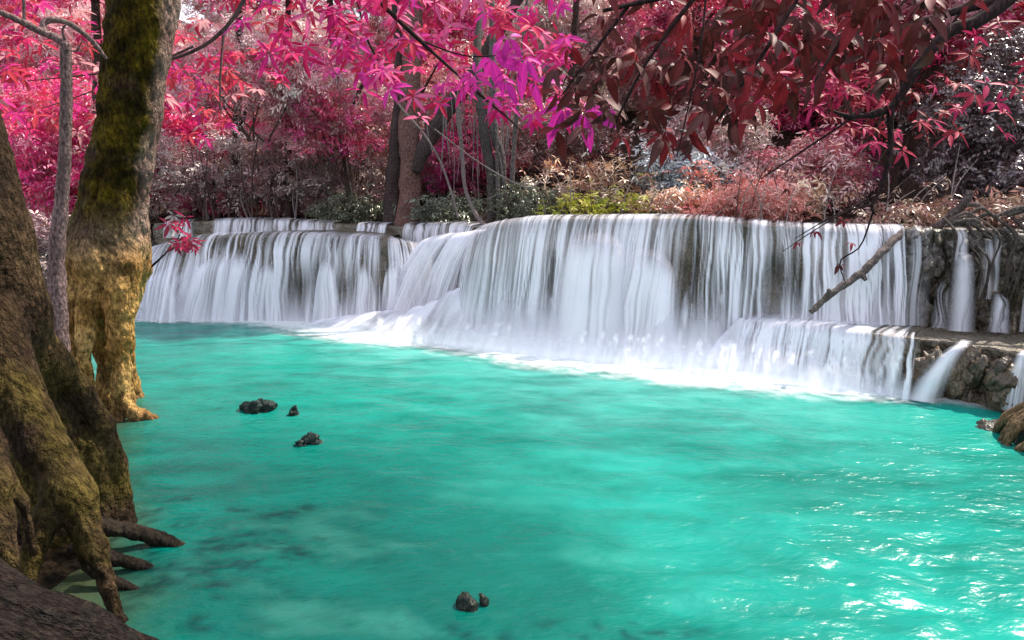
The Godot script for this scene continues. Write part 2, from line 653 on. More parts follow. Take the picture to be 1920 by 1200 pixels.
# ---------------------------------------------------------------- ground
var left_bank := PackedVector2Array([Vector2(-1.2, 0.5), Vector2(-2.2, -2.2), Vector2(-2.6, -3.1), Vector2(-2.95, -4.0), Vector2(-3.3, -4.9), Vector2(-3.9, -5.8), Vector2(-4.5, -6.8), Vector2(-4.75, -7.6), Vector2(-6.0, -8.8), Vector2(-8.2, -10.5), Vector2(-9.4, -12.5), Vector2(-9.6, -15.0)])
var right_bank := PackedVector2Array([Vector2(4.6, 0.5), Vector2(5.2, -2.5), Vector2(5.4, -4.5), Vector2(5.3, -6.0), Vector2(6.2, -7.2), Vector2(7.6, -8.0), Vector2(9.0, -9.0)])

func bank_x(line: PackedVector2Array, z: float) -> float:
	if z > line[0].y:
		return line[0].x
	for i in line.size() - 1:
		if z <= line[i].y and z >= line[i + 1].y:
			return lerpf(line[i].x, line[i + 1].x, (line[i].y - z) / (line[i].y - line[i + 1].y))
	return line[line.size() - 1].x

func ground_y(x: float, z: float) -> float:
	var l := bank_x(left_bank, z) - x
	var r := x - bank_x(right_bank, z)
	var f := z + 1.3                                       # the near bank, behind the frame
	var d := maxf(maxf(l, r), f)
	var y := -0.75
	if z < -15.0:
		y = -0.75
	else:
		y = -0.75 + 0.75 * smoothstep(-1.0, 0.0, d) + 0.5 * smoothstep(0.0, 1.2, d) + 0.9 * smoothstep(0.8, 7.0, d)
	return y + 0.1 * fb.get_noise_2d(x * 0.8, z * 0.8)

func axis(lo: float, a: float, b: float, hi: float, fine: float) -> PackedFloat32Array:
	var r := PackedFloat32Array()
	var x := a
	while x < b:
		r.append(x)
		x += fine
	var st := fine
	while x < hi:
		r.append(x)
		st *= 1.25
		x += st
	r.append(hi)
	var neg := PackedFloat32Array()
	x = a
	st = fine
	while x > lo:
		st *= 1.25
		x -= st
		neg.append(maxf(x, lo))
	neg.reverse()
	return neg + r

func ground() -> void:
	var xs := axis(-400, -10, 10, 400, 0.18)
	var zs := axis(-400, -15, 2.0, 400, 0.18)
	var mb := MB.new()
	for z in zs:
		for x in xs:
			var y := ground_y(x, z)
			var w := clampf(0.5 + fb.get_noise_2d(x * 0.7, z * 0.7), 0.0, 1.0)
			mb.put(Vector3(x, y, z), Color(0.016, 0.011, 0.008).lerp(Color(0.05, 0.034, 0.022), w))
	mb.lattice(0, xs.size(), zs.size())
	struct("ground", mb.mesh(), M.earth)

var crest_line := PackedVector3Array([Vector3(-24, 1.9, -20), Vector3(-14, 1.9, -18.6), Vector3(-9.0, 2.02, -18.0), Vector3(-6, 2.05, -17.6), Vector3(-4.2, 2.0, -17.1), Vector3(-2.8, 2.0, -16.3), Vector3(-1.0, 2.02, -14.8), Vector3(-0.3, 2.1, -13.0), Vector3(0.5, 2.16, -12.3), Vector3(2.2, 2.2, -11.5), Vector3(4.4, 2.1, -10.6), Vector3(6.2, 2.1, -10.0), Vector3(9.0, 2.2, -8.9), Vector3(14, 2.4, -6.5), Vector3(24, 2.8, -3)])

func hill_y(dist: float, x: float, z: float) -> float:
	return 0.05 * dist + 5.2 * smoothstep(4.0, 16.0, dist) + 7.0 * smoothstep(12.0, 40.0, dist) + (0.12 + 0.02 * dist) * fb.get_noise_2d(x * 0.35, z * 0.35)

func hillside() -> void:
	var mb := MB.new()
	var nu := 150
	var nv := 60
	for j in nv:
		var d := pow(float(j) / (nv - 1), 2.0) * 70.0
		for i in nu:
			var p := cr(crest_line, float(i) / (nu - 1))
			var dir := Vector3(p.x * 0.045, 0, -1).normalized()
			var q := p + dir * d
			q.y = p.y - 0.03 + hill_y(d, q.x, q.z)
			var w := clampf(0.5 + fb.get_noise_2d(q.x * 0.9, q.z * 0.9), 0.0, 1.0)
			mb.put(q, Color(0.05, 0.035, 0.03).lerp(Color(0.16, 0.10, 0.075), w))
	mb.lattice(0, nu, nv)
	struct("hillside", mb.mesh(), M.earth)

# ---------------------------------------------------------------- pool
var base_line := PackedVector3Array([Vector3(-9.2, 0, -14.3), Vector3(-8.2, 0, -14.2), Vector3(-6.6, 0, -14.1), Vector3(-5.6, 0, -14.0), Vector3(-4.5, 0, -13.5), Vector3(-2.6, 0, -12.2), Vector3(-1.57, 0, -11.9), Vector3(-0.77, 0, -11.65), Vector3(0.37, 0, -11.05), Vector3(1.24, 0, -10.65), Vector3(2.05, 0, -10.25), Vector3(2.8, 0, -9.88), Vector3(3.5, 0, -9.52), Vector3(4.0, 0, -9.2), Vector3(4.69, 0, -8.75), Vector3(5.17, 0, -8.35), Vector3(5.57, 0, -7.95), Vector3(6.2, 0, -7.5)])

func pool() -> void:
	var mb := MB.new()
	var cell := 0.07
	var nx := int(22.0 / cell)
	var nzc := int(17.5 / cell)
	for j in nzc:
		for i in nx:
			var x := -12.5 + i * cell
			var z := -16.5 + j * cell
			var a := fb.get_noise_2d(x * 0.22 + 3.0, z * 0.3)
			var b := fb.get_noise_2d(x * 0.55 + z * 0.25, z * 1.7 - x * 0.2)
			var c := fb.get_noise_2d(x * 1.9 + 40.0, z * 4.5)
			var k := clampf(0.5 + 0.7 * a + 0.55 * b + 0.34 * c, 0.0, 1.0)
			var col := Color(0.002, 0.115, 0.088).lerp(Color(0.009, 0.235, 0.185), k)
			col = col.lerp(Color(0.001, 0.06, 0.048), smoothstep(-7.5, -4.6, z - 0.25 * x + 0.9 * a) * smoothstep(1.4, -1.2, x + 0.8 * a + 0.5 * b) * clampf(0.85 + 0.6 * b, 0.3, 1.0))  # soft tree shade over the near left water, painted into its colour
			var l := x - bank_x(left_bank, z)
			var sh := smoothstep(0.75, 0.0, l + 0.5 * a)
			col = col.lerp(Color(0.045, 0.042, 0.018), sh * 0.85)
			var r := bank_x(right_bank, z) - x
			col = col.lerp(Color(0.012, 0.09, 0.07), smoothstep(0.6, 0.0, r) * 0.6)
			var silt := smoothstep(0.12, 0.6, b + 0.25 * c) * smoothstep(3.0, -1.5, x) * smoothstep(-7.0, -3.6, z)
			col = col.lerp(Color(0.035, 0.17, 0.135), silt * 0.45)
			var df := (z + 9.9 - 0.45 * (x - 2.5)) * 0.91          # metres out from the foot of the falls
			var air := smoothstep(3.6, 0.6, df + 1.6 * a) * smoothstep(-7.0, -2.5, x) * smoothstep(5.2, 3.0, x)
			col = col.lerp(Color(0.10, 0.41, 0.36), air * clampf(0.55 + 0.6 * b + 0.3 * c, 0.0, 1.0) * 0.6)
			var rip := clampf(1.3 * exp(-pow((x - 2.6) / 1.5, 2.0) - pow((z + 3.5) / 1.35, 2.0)) + 0.5 * exp(-pow((x - 3.0) / 0.7, 2.0) - pow((z + 5.9) / 0.35, 2.0)), 0.0, 1.0) * smoothstep(-0.4, 0.25, b + 0.5 * a + 0.1)
			var y := 0.018 * nz.get_noise_2d(x * 0.9, z * 1.3) + 0.006 * nz.get_noise_2d(x * 2.3 + z, z * 4.0) + rip * (0.034 * nz.get_noise_2d(x * 2.2 - z * 0.8, z * 4.2 + x) + 0.016 * nz.get_noise_2d(x * 5.0, z * 6.5 + x * 2.0))
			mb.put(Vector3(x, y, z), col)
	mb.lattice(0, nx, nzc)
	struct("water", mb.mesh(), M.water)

func foam() -> void:
	var mb := MB.new()
	var cols := 520
	var rows := 26
	var width := [0.3, 0.5, 0.7, 0.7, 0.85, 0.8, 0.85, 1.0, 1.25, 1.35, 1.35, 1.35, 1.25, 1.05, 0.85, 0.6, 0.35, 0.15]
	var dens := [0.6, 0.6, 0.5, 0.55, 0.7, 0.8, 0.85, 0.95, 1.0, 1.0, 1.0, 1.0, 1.0, 1.0, 0.95, 0.75, 0.35, 0.0]
	for i in cols:
		var s := float(i) / (cols - 1)
		var fr := lip_frame(base_line, s)
		var p: Vector3 = fr[0]
		var n: Vector3 = fr[2]
		for j in rows:
			var v := float(j) / (rows - 1)
			var q := p + n * (v * 2.3 - 0.55)
			var d := maxf(0.0, v * 2.3 - 0.55) / cl(width, s)
			var m := 0.3 * fb.get_noise_2d(q.x * 0.7, q.z * 1.6) + 0.3 * fb.get_noise_2d(q.x * 2.2 + q.z + 20.0, q.z * 6.0 - q.x * 1.5)
			var a := pow(smoothstep(1.4, 0.2, d + m), 1.2) * cl(dens, s) * 0.98
			a *= smoothstep(0.0, 0.12, v) * smoothstep(1.0, 0.8, v)
			q.y = 0.035 + 0.008 * nz.get_noise_2d(q.x * 2.0, q.z * 3.0) + 0.015 * a
			mb.put(q, Color(1, 1, 1, a))
	mb.lattice(0, rows, cols)
	var o := part("foam", mb.mesh(), M.foam, self)
	o.set_meta("kind", "stuff")
	tag(o, "white foam drifting on the pool along the foot of the waterfalls", "foam")

# ---------------------------------------------------------------- waterfalls
func falls() -> void:
	var PV := func(a: Array) -> PackedVector3Array: return PackedVector3Array(a)
	# lips from left to right
	var main_lip: PackedVector3Array = PV.call([V(-0.75, 1.9, -13.3), V(-0.62, 2.0, -12.5), V(-0.35, 2.14, -11.95), V(0.37, 2.24, -11.6), V(1.26, 2.26, -11.2), V(2.1, 2.27, -10.9), V(2.9, 2.27, -10.55)])
	var right_lip: PackedVector3Array = PV.call([V(2.9, 2.27, -10.55), V(3.61, 2.2, -10.2), V(4.3, 2.15, -9.9), V(4.95, 2.14, -9.62), V(5.6, 2.14, -9.4)])
	var moss_lip: PackedVector3Array = PV.call([V(5.6, 2.14, -9.4), V(6.22, 2.14, -9.2), V(6.84, 2.13, -8.9), V(7.6, 2.12, -8.5), V(8.6, 2.1, -7.8)])
	var left_lip: PackedVector3Array = PV.call([V(-8.6, 1.35, -15.4), V(-7.9, 1.6, -15.0), V(-7.3, 1.76, -14.8), V(-6.12, 1.86, -14.55), V(-4.58, 1.87, -14.1), V(-3.12, 1.82, -13.75), V(-2.4, 1.76, -13.75), V(-2.0, 1.66, -14.1), V(-2.1, 1.6, -14.7)])
	var back_lip: PackedVector3Array = PV.call([V(-9.6, 2.02, -17.7), V(-8.94, 2.05, -17.5), V(-7.5, 2.1, -17.25), V(-6.0, 2.1, -17.0), V(-4.25, 2.03, -16.5), V(-2.8, 2.02, -15.7), V(-1.7, 2.05, -14.9), V(-0.91, 2.05, -14.2), V(-0.7, 2.0, -13.4)])
	var low_lip: PackedVector3Array = PV.call([V(3.5, 0.72, -9.75), V(4.0, 0.76, -9.35), V(4.4, 0.78, -9.0), V(5.08, 0.78, -8.28), V(5.36, 0.77, -8.16), V(5.66, 0.76, -7.95), V(6.0, 0.75, -7.5), V(6.5, 0.74, -6.8)])
	# --- rock
	var rk := thing("rock_ledge", "tall brown travertine ledge behind the wide central waterfall", "rock ledge", V(1.2, 0, -11.2))
	wpart("rock_face", rockwall(main_lip, -0.6, 0.10, 0.13, 2.0, 1.2), M.wet, rk)
	rk = thing("rock_ledge", "brown travertine ledge behind the thin parted strands right of centre", "rock ledge", V(4.2, 0, -9.9))
	wpart("rock_face", rockwall(right_lip, -0.6, 0.16, 0.17, 6.0, 1.2, 0.05, 0.15), M.wet, rk)
	rk = thing("rock_ledge", "dark mossy rock wall with hanging roots at the right edge", "rock ledge", V(6.8, 0, -8.9))
	wpart("rock_face", rockwall(moss_lip, 0.5, -0.05, 0.36, 11.0, 1.2, 0.035, 0.12), M.rock, rk)
	rng.seed = 404
	for k in 46:                                          # knobs, drips and pillars of porous rock
		var s := rng.randf_range(0.02, 0.62)
		var fr := lip_frame(moss_lip, s)
		var y := rng.randf_range(0.85, 2.05)
		var lb := MB.new()
		var tall := 1.0 + 1.8 * smoothstep(1.7, 0.9, y) * rng.randf()
		var r := rng.randf_range(0.06, 0.17)
		var g := rng.randf_range(0.7, 1.3)
		boulder(lb, Vector3(fr[0].x, y, fr[0].z) + fr[2] * rng.randf_range(0.0, 0.16), V(r, r * tall, r), rng.randf() * 90.0, 0.6, Color(0.24, 0.19, 0.165).lerp(Color(0.12, 0.085, 0.055), smoothstep(1.9, 1.2, y)) * g, 12)
		wpart("rock_knob", lb, M.rock, rk)
	rk = thing("rock_ledge", "rounded travertine ledge under the left waterfall", "rock ledge", V(-4.6, 0, -14.1))
	wpart("rock_face", rockwall(left_lip, -0.6, 0.08, 0.14, 16.0, 2.4, 0.06), M.wet, rk)
	rk = thing("rock_ledge", "low stone step of the upper cascades behind the left waterfall", "rock ledge", V(-5, 1.5, -17))
	wpart("rock_face", rockwall(back_lip, 1.3, 0.06, 0.07, 21.0, 1.0, 0.06), M.wet, rk)
	rk = thing("rock_ledge", "low brown rock ledge with a flat top at the right, below the mossy wall", "rock ledge", V(5.2, 0, -8.2))
	wpart("rock_face", rockwall(low_lip, -0.6, 0.06, 0.16, 26.0, 1.9, 0.04), M.rock, rk)
	rng.seed = 405
	for k in 22:
		var s := rng.randf_range(0.5, 0.98)
		var fr := lip_frame(low_lip, s)
		var lb := MB.new()
		var r := rng.randf_range(0.07, 0.2)
		boulder(lb, Vector3(fr[0].x, rng.randf_range(0.0, 0.46), fr[0].z) + fr[2] * rng.randf_range(-0.06, 0.08), V(r, r * rng.randf_range(0.9, 1.8), r), rng.randf() * 90.0, 0.42, Color(0.17, 0.11, 0.065) * rng.randf_range(0.6, 1.25), 12)
		wpart("rock_knob", lb, M.rock, rk)
	# --- central waterfall
	var w := thing("waterfall", "wide white central waterfall pouring over the tall ledge", "waterfall", V(1.2, 0, -11.2))
	wpart("water_veil", curtain(main_lip, [0.0], [0.4, 0.4, 0.5, 0.45, 0.42, 0.42, 0.42], [0.66, 0.66, 0.62, 0.62, 0.66, 0.64, 0.5], {"patch": [[0.98, 0.45, 0.05, 0.3, 0.9], [0.3, 0.3, 0.05, 0.35, 0.5], [0.43, 0.25, 0.04, 0.3, 0.45]], "soft": 0.65, "seed": 5.0, "lead": 0.6, "shear": -0.12, "mist": 0.75, "f1": 6.0, "gap": 0.02}), M.fall, w)
	wpart("water_strand", curtain(main_lip, [0.0], [0.45, 0.45, 0.55, 0.5, 0.46, 0.46, 0.46], [0.4, 0.42, 0.42, 0.4, 0.42, 0.46, 0.4], {"patch": [[0.98, 0.45, 0.04, 0.3, 0.8]], "seed": 55.0, "lead": 0.1, "shear": -0.12, "mist": 0.3, "f1": 9.0, "gap": 0.06, "soft": 0.22}), M.fall, w)
	var g1: PackedVector3Array = PV.call([V(0.9, 1.72, -11.05), V(1.1, 1.93, -10.92), V(1.4, 1.98, -10.78), V(1.72, 1.9, -10.72), V(1.9, 1.7, -10.78)])
	wpart("water_gush", curtain(g1, [0.0], [0.30, 0.42, 0.48, 0.42, 0.34], [0.8, 0.95, 0.98, 0.95, 0.8], {"seed": 71.0, "lead": 0.3, "shear": -0.2, "mist": 0.7, "f1": 4.0, "soft": 0.5, "ends": 0.45, "crest": 0.06, "fade": 0.0}), M.fall, w)
	var g2: PackedVector3Array = PV.call([V(1.75, 1.62, -10.75), V(2.0, 1.74, -10.55), V(2.3, 1.7, -10.42), V(2.5, 1.55, -10.38), V(2.62, 1.3, -10.42)])
	wpart("water_gush", curtain(g2, [0.0], [0.28, 0.36, 0.38, 0.34, 0.28], [0.7, 0.85, 0.9, 0.85, 0.7], {"seed": 83.0, "lead": 0.25, "shear": -0.14, "mist": 0.7, "f1": 5.0, "soft": 0.5, "ends": 0.35, "crest": 0.1, "fade": 0.0}), M.fall, w)
	wpart("spray_mist", curtain(PackedVector3Array([V(-0.4, 1.2, -12.0), V(0.37, 1.2, -11.5), V(1.26, 1.2, -11.1), V(2.1, 1.2, -10.8), V(2.9, 1.2, -10.45), V(3.6, 1.2, -10.1)]), [0.0], [0.75], [0.0], {"seed": 91.0, "lead": 0.05, "mist": 0.9, "mist_from": 0.15, "col": 0.05, "ends": 0.5, "crest": 0.0, "fade": 0.0}), M.fall, w)
	var bl := PackedVector3Array()
	for k in 13:
		var fr := lip_frame(base_line, lerpf(0.26, 0.86, k / 12.0))
		bl.append(fr[0] + fr[2] * 0.12 + V(0, 0.5, 0))
	wpart("spray_mist", curtain(bl, [0.01], [0.55], [0.0], {"seed": 95.0, "lead": 0.05, "mist": 0.7, "mist_from": 0.1, "col": 0.05, "ends": 0.8, "crest": 0.0, "fade": 0.0}), M.foam, w)
	# --- right strands
	w = thing("waterfall", "row of thin separate water strands falling right of the central waterfall", "waterfall", V(4.2, 0, -9.9))
	wpart("water_veil", curtain(right_lip, [0.0, 0.1, 0.7, 0.78, 0.78], [0.34], [0.44, 0.47, 0.44, 0.5, 0.45], {"patch": [[0.04, 0.4, 0.07, 0.3, 0.95], [0.42, 0.55, 0.13, 0.28, 0.9], [0.68, 0.45, 0.05, 0.35, 0.8], [0.95, 0.5, 0.05, 0.5, 0.8]], "soft": 0.55, "seed": 105.0, "lead": 0.7, "mist": 0.5, "f1": 5.0, "shear": 0.05}), M.fall, w)
	wpart("water_strand", curtain(right_lip, [0.0, 0.1, 0.7, 0.78, 0.78], [0.40], [0.52, 0.5, 0.4, 0.45, 0.42], {"patch": [[0.04, 0.4, 0.05, 0.3, 0.8], [0.42, 0.6, 0.11, 0.25, 0.75], [0.68, 0.45, 0.03, 0.3, 0.6]], "seed": 133.0, "lead": 0.1, "mist": 0.3, "f1": 7.0, "gap": 0.05, "soft": 0.16, "shear": 0.06}), M.fall, w)
	# --- trickles over the mossy wall
	w = thing("waterfall", "broken trickles spilling over the mossy rock wall at the right", "waterfall", V(6.4, 0.7, -8.9))
	var tr := [[V(5.62, 2.13, -9.38), V(5.88, 2.13, -9.26), 0.78, 0.2, 0.5, 0.1], [V(6.0, 1.8, -9.02), V(6.22, 1.78, -8.94), 0.78, 0.26, 0.9, 0.22], [V(6.08, 2.13, -9.18), V(6.24, 2.13, -9.12), 1.7, 0.14, 0.85, 0.08], [V(6.36, 1.98, -8.98), V(6.5, 1.96, -8.92), 1.2, 0.14, 0.6, 0.05], [V(6.5, 2.1, -9.0), V(6.6, 2.1, -8.96), 1.3, 0.16, 0.6, 0.0], [V(6.46, 1.28, -8.8), V(6.62, 1.24, -8.72), 0.78, 0.16, 0.8, 0.15], [V(5.86, 1.4, -9.1), V(6.02, 1.38, -9.04), 0.78, 0.14, 0.6, 0.12], [V(6.82, 1.98, -8.77), V(6.88, 1.98, -8.74), 0.78, 0.1, 0.6, 0.0], [V(7.0, 1.5, -8.66), V(7.1, 1.5, -8.6), 0.78, 0.1, 0.5, 0.1]]
	var sd := 150.0
	for t in tr:
		var lp: PackedVector3Array = PV.call([t[0], t[0].lerp(t[1], 0.5), t[1]])
		wpart("trickle", curtain(lp, [t[2]], [t[3]], [t[4]], {"seed": sd, "lead": 0.08, "mist": 0.3, "f1": 13.0, "ends": 0.5 * t[0].distance_to(t[1]), "gap": 0.14, "col": 0.006, "crest": 0.4, "fade": 0.0, "soft": 0.45, "flare": t[5] * 0.7, "most": 0.64}), M.fall, w)
		sd += 13.0
	# --- left waterfall
	w = thing("waterfall", "broad rounded white waterfall on the left, nearest the big mossy trunk", "waterfall", V(-4.6, 0, -14.1))
	wpart("water_veil", curtain(left_lip, [0.0], [1.3, 1.25, 1.0, 0.62, 0.4, 0.45, 0.4, 0.35, 0.3], [0.55, 0.5, 0.44, 0.42, 0.38, 0.36, 0.5, 0.55, 0.5], {"patch": [[0.24, 0.16, 0.05, 0.18, 0.8], [0.36, 0.14, 0.04, 0.12, 0.7], [0.52, 0.62, 0.03, 0.25, 0.9], [0.6, 0.65, 0.035, 0.25, 0.95], [0.68, 0.55, 0.03, 0.3, 0.9], [0.48, 0.16, 0.05, 0.12, 0.6]], "seed": 205.0, "lead": 0.6, "mist": 0.75, "f1": 4.5, "gap": 0.02}), M.fall, w)
	wpart("water_strand", curtain(left_lip, [0.0], [1.35, 1.3, 1.05, 0.66, 0.45, 0.5, 0.45, 0.4, 0.34], [0.36, 0.36, 0.4, 0.4, 0.34, 0.34, 0.44, 0.45, 0.4], {"patch": [[0.24, 0.2, 0.05, 0.16, 0.7], [0.52, 0.6, 0.025, 0.25, 0.8], [0.6, 0.65, 0.03, 0.25, 0.8], [0.68, 0.55, 0.025, 0.3, 0.8]], "seed": 233.0, "lead": 0.1, "mist": 0.3, "f1": 6.0, "gap": 0.06, "soft": 0.2}), M.fall, w)
	var g3: PackedVector3Array = PV.call([V(-6.9, 1.1, -14.5), V(-6.5, 1.35, -14.3), V(-6.1, 1.42, -14.2), V(-5.7, 1.35, -14.1), V(-5.4, 1.1, -14.0)])
	wpart("water_gush", curtain(g3, [0.0], [0.7, 0.65, 0.5, 0.42, 0.34], [0.75, 0.85, 0.9, 0.85, 0.7], {"seed": 251.0, "lead": 0.2, "mist": 0.6, "f1": 4.0, "soft": 0.45, "ends": 0.45, "crest": 0.15, "fade": 0.0, "shear": -0.15}), M.fall, w)
	var g4: PackedVector3Array = PV.call([V(-8.7, 0.75, -15.0), V(-8.0, 1.0, -14.75), V(-7.4, 1.1, -14.6), V(-6.9, 1.0, -14.45), V(-6.6, 0.8, -14.35)])
	wpart("water_gush", curtain(g4, [0.0], [1.1, 1.0, 0.8, 0.6, 0.5], [0.75, 0.8, 0.8, 0.8, 0.7], {"seed": 263.0, "lead": 0.2, "mist": 0.6, "f1": 3.5, "soft": 0.5, "ends": 0.6, "crest": 0.1, "fade": 0.0, "shear": -0.5}), M.fall, w)
	sd = 601.0
	for gq in [[0.30, 0.5, 0.72], [0.40, 0.36, 0.8], [0.46, 0.5, 0.66], [0.565, 0.26, 0.74], [0.64, 0.26, 0.7], [0.735, 0.34, 0.74]]:
		var fr := lip_frame(left_lip, gq[0])
		var c: Vector3 = fr[0] + fr[2] * 0.22
		var hw: Vector3 = fr[1] * gq[1] * 0.5
		var yy: float = fr[0].y * gq[2]
		var gl: PackedVector3Array = PV.call([V(c.x, yy - 0.22, c.z) - hw, V(c.x, yy - 0.03, c.z) - hw * 0.55 + fr[2] * 0.06, V(c.x, yy, c.z) + fr[2] * 0.08, V(c.x, yy - 0.04, c.z) + hw * 0.55 + fr[2] * 0.06, V(c.x, yy - 0.25, c.z) + hw])
		wpart("water_gush", curtain(gl, [0.0], [0.22, 0.28, 0.3, 0.28, 0.22], [0.6, 0.75, 0.8, 0.75, 0.6], {"seed": sd, "lead": 0.15, "mist": 0.6, "f1": 4.5, "soft": 0.5, "ends": gq[1] * 0.42, "crest": 0.12, "fade": 0.0, "flare": 0.12, "shear": -0.05}), M.fall, w)
		sd += 11.0
	# --- slanting cascade between the left and central falls
	w = thing("waterfall", "white cascade slanting down left between the left and central waterfalls", "waterfall", V(-1.6, 0, -13))
	var g5: PackedVector3Array = PV.call([V(-1.75, 1.78, -13.6), V(-1.45, 1.86, -13.3), V(-1.1, 1.9, -13.0), V(-0.75, 1.96, -12.6), V(-0.45, 1.98, -12.2)])
	wpart("water_veil", curtain(g5, [0.3, 0.25, 0.2, 0.15, 0.1], [0.5, 0.55, 0.55, 0.5, 0.45], [0.82, 0.88, 0.8, 0.7, 0.6], {"seed": 301.0, "lead": 0.5, "mist": 0.8, "f1": 4.0, "soft": 0.45, "ends": 0.2, "crest": 0.85, "shear": -0.75}), M.fall, w)
	wpart("water_strand", curtain(g5, [0.3, 0.25, 0.2, 0.15, 0.1], [0.6, 0.65, 0.65, 0.6, 0.55], [0.5, 0.5, 0.5, 0.45, 0.4], {"seed": 317.0, "lead": 0.1, "mist": 0.3, "f1": 7.0, "gap": 0.05, "ends": 0.2, "shear": -0.8}), M.fall, w)
	# --- upper cascades
	var ups := [[0.10, 0.19, "small upper cascade at the far left, half hidden by the big trunk"], [0.23, 0.50, "long low upper cascade behind the left waterfall"], [0.54, 0.615, "short upper cascade left of the double brown trunk"], [0.655, 0.97, "upper cascade below the double brown trunk, feeding the slanting cascade"]]
	sd = 401.0
	for u in ups:
		var lp := PackedVector3Array()
		for k in 9:
			lp.append(cr(back_lip, lerpf(u[0], u[1], k / 8.0)) + V(0, 0.015, 0.02))
		w = thing("small_cascade", u[2], "cascade", lp[4] - V(0, 0.4, 0), "low cascades of the upper step")
		wpart("water_veil", curtain(lp, [1.62], [0.16], [0.55], {"seed": sd, "lead": 0.35, "mist": 0.5, "f1": 5.0, "col": 0.02, "rows": 10, "gap": 0.03, "ends": 0.08}), M.fall, w)
		sd += 17.0
	# --- low ledge at the right
	w = thing("waterfall", "low white waterfall running over the front ledge at lower right", "waterfall", V(4.6, 0, -8.8))
	var lf := PackedVector3Array()
	for k in 9:
		lf.append(cr(low_lip, lerpf(0.0, 0.47, k / 8.0)) + V(0, 0.012, 0))
	wpart("water_veil", curtain(lf, [0.0], [0.34, 0.3, 0.26, 0.24, 0.22], [0.95, 0.92, 0.8, 0.62, 0.42], {"seed": 505.0, "lead": 0.7, "mist": 0.8, "f1": 6.0, "ends": 0.1, "gap": 0.03, "soft": 0.42, "crest": 0.7}), M.fall, w)
	wpart("water_strand", curtain(lf, [0.0], [0.4, 0.36, 0.3, 0.28, 0.26], [0.6, 0.55, 0.5, 0.5, 0.42], {"seed": 523.0, "lead": 0.08, "mist": 0.3, "f1": 9.0, "ends": 0.1, "gap": 0.07, "soft": 0.2}), M.fall, w)
	var sp: PackedVector3Array = PV.call([V(5.5, 0.72, -8.0), V(5.56, 0.74, -7.94), V(5.62, 0.72, -7.88)])
	w = thing("water_spout", "single white jet arching out of the low right ledge", "water jet", V(5.5, 0, -7.9))
	wpart("water_jet", curtain(sp, [0.02], [0.3], [0.95], {"seed": 541.0, "lead": 0.2, "mist": 0.5, "f1": 9.0, "ends": 0.09, "col": 0.006, "shear": -0.3, "gap": 0.03, "crest": 0.8, "flare": 0.3, "soft": 0.5}), M.fall, w)
	sp = PV.call([V(5.93, 0.72, -7.52), V(5.98, 0.73, -7.45), V(6.02, 0.72, -7.38)])
	w = thing("small_cascade", "thin trickle down the low ledge at the right edge, above the root clump", "cascade", V(6.0, 0, -7.5))
	wpart("trickle", curtain(sp, [0.05], [0.1], [0.7], {"seed": 557.0, "lead": 0.1, "mist": 0.6, "f1": 14.0, "ends": 0.08, "flare": 0.15, "col": 0.006, "gap": 0.05, "crest": 0.9}), M.fall, w)
	# --- white water over boulders at the foot
	w = thing("rapids", "rounded white rapids over boulders between the left and central waterfalls", "rapids", V(-2, 0, -12.3))
	var bm := MB.new()
	for d in [[-1.6, -12.55, 0.4, 0.3], [-0.95, -12.15, 0.35, 0.46], [-2.6, -13.0, 0.5, 0.2], [-0.5, -11.75, 0.25, 0.24]]:
		boulder(bm, V(d[0], 0.0, d[1]), V(d[2], d[3], d[2]) * 0.9, d[0] * 3.0)
	wpart("boulder_bed", bm, M.wet, w)
	wpart("white_water", mound([[-0.95, -12.15, 0.55, 0.45, 0.78], [-1.6, -12.5, 0.7, 0.5, 0.5], [-2.6, -12.95, 0.9, 0.5, 0.36], [-0.5, -11.7, 0.4, 0.3, 0.44], [-3.6, -13.35, 0.8, 0.4, 0.18], [-1.8, -12.1, 0.6, 0.3, 0.16]], 0.035, Vector2(-0.75, 0.66), 5.0), M.fall, w)
	w = thing("rapids", "domed white splash where the right strands strike the low ledge", "rapids", V(3.6, 0, -9.8))
	wpart("white_water", mound([[3.7, -9.8, 0.55, 0.4, 0.62], [3.25, -9.7, 0.4, 0.32, 0.36], [4.2, -9.5, 0.45, 0.34, 0.42], [4.6, -9.1, 0.4, 0.3, 0.3]], 0.03, Vector2(-0.45, 0.9), 9.0, 0.95), M.fall, w)

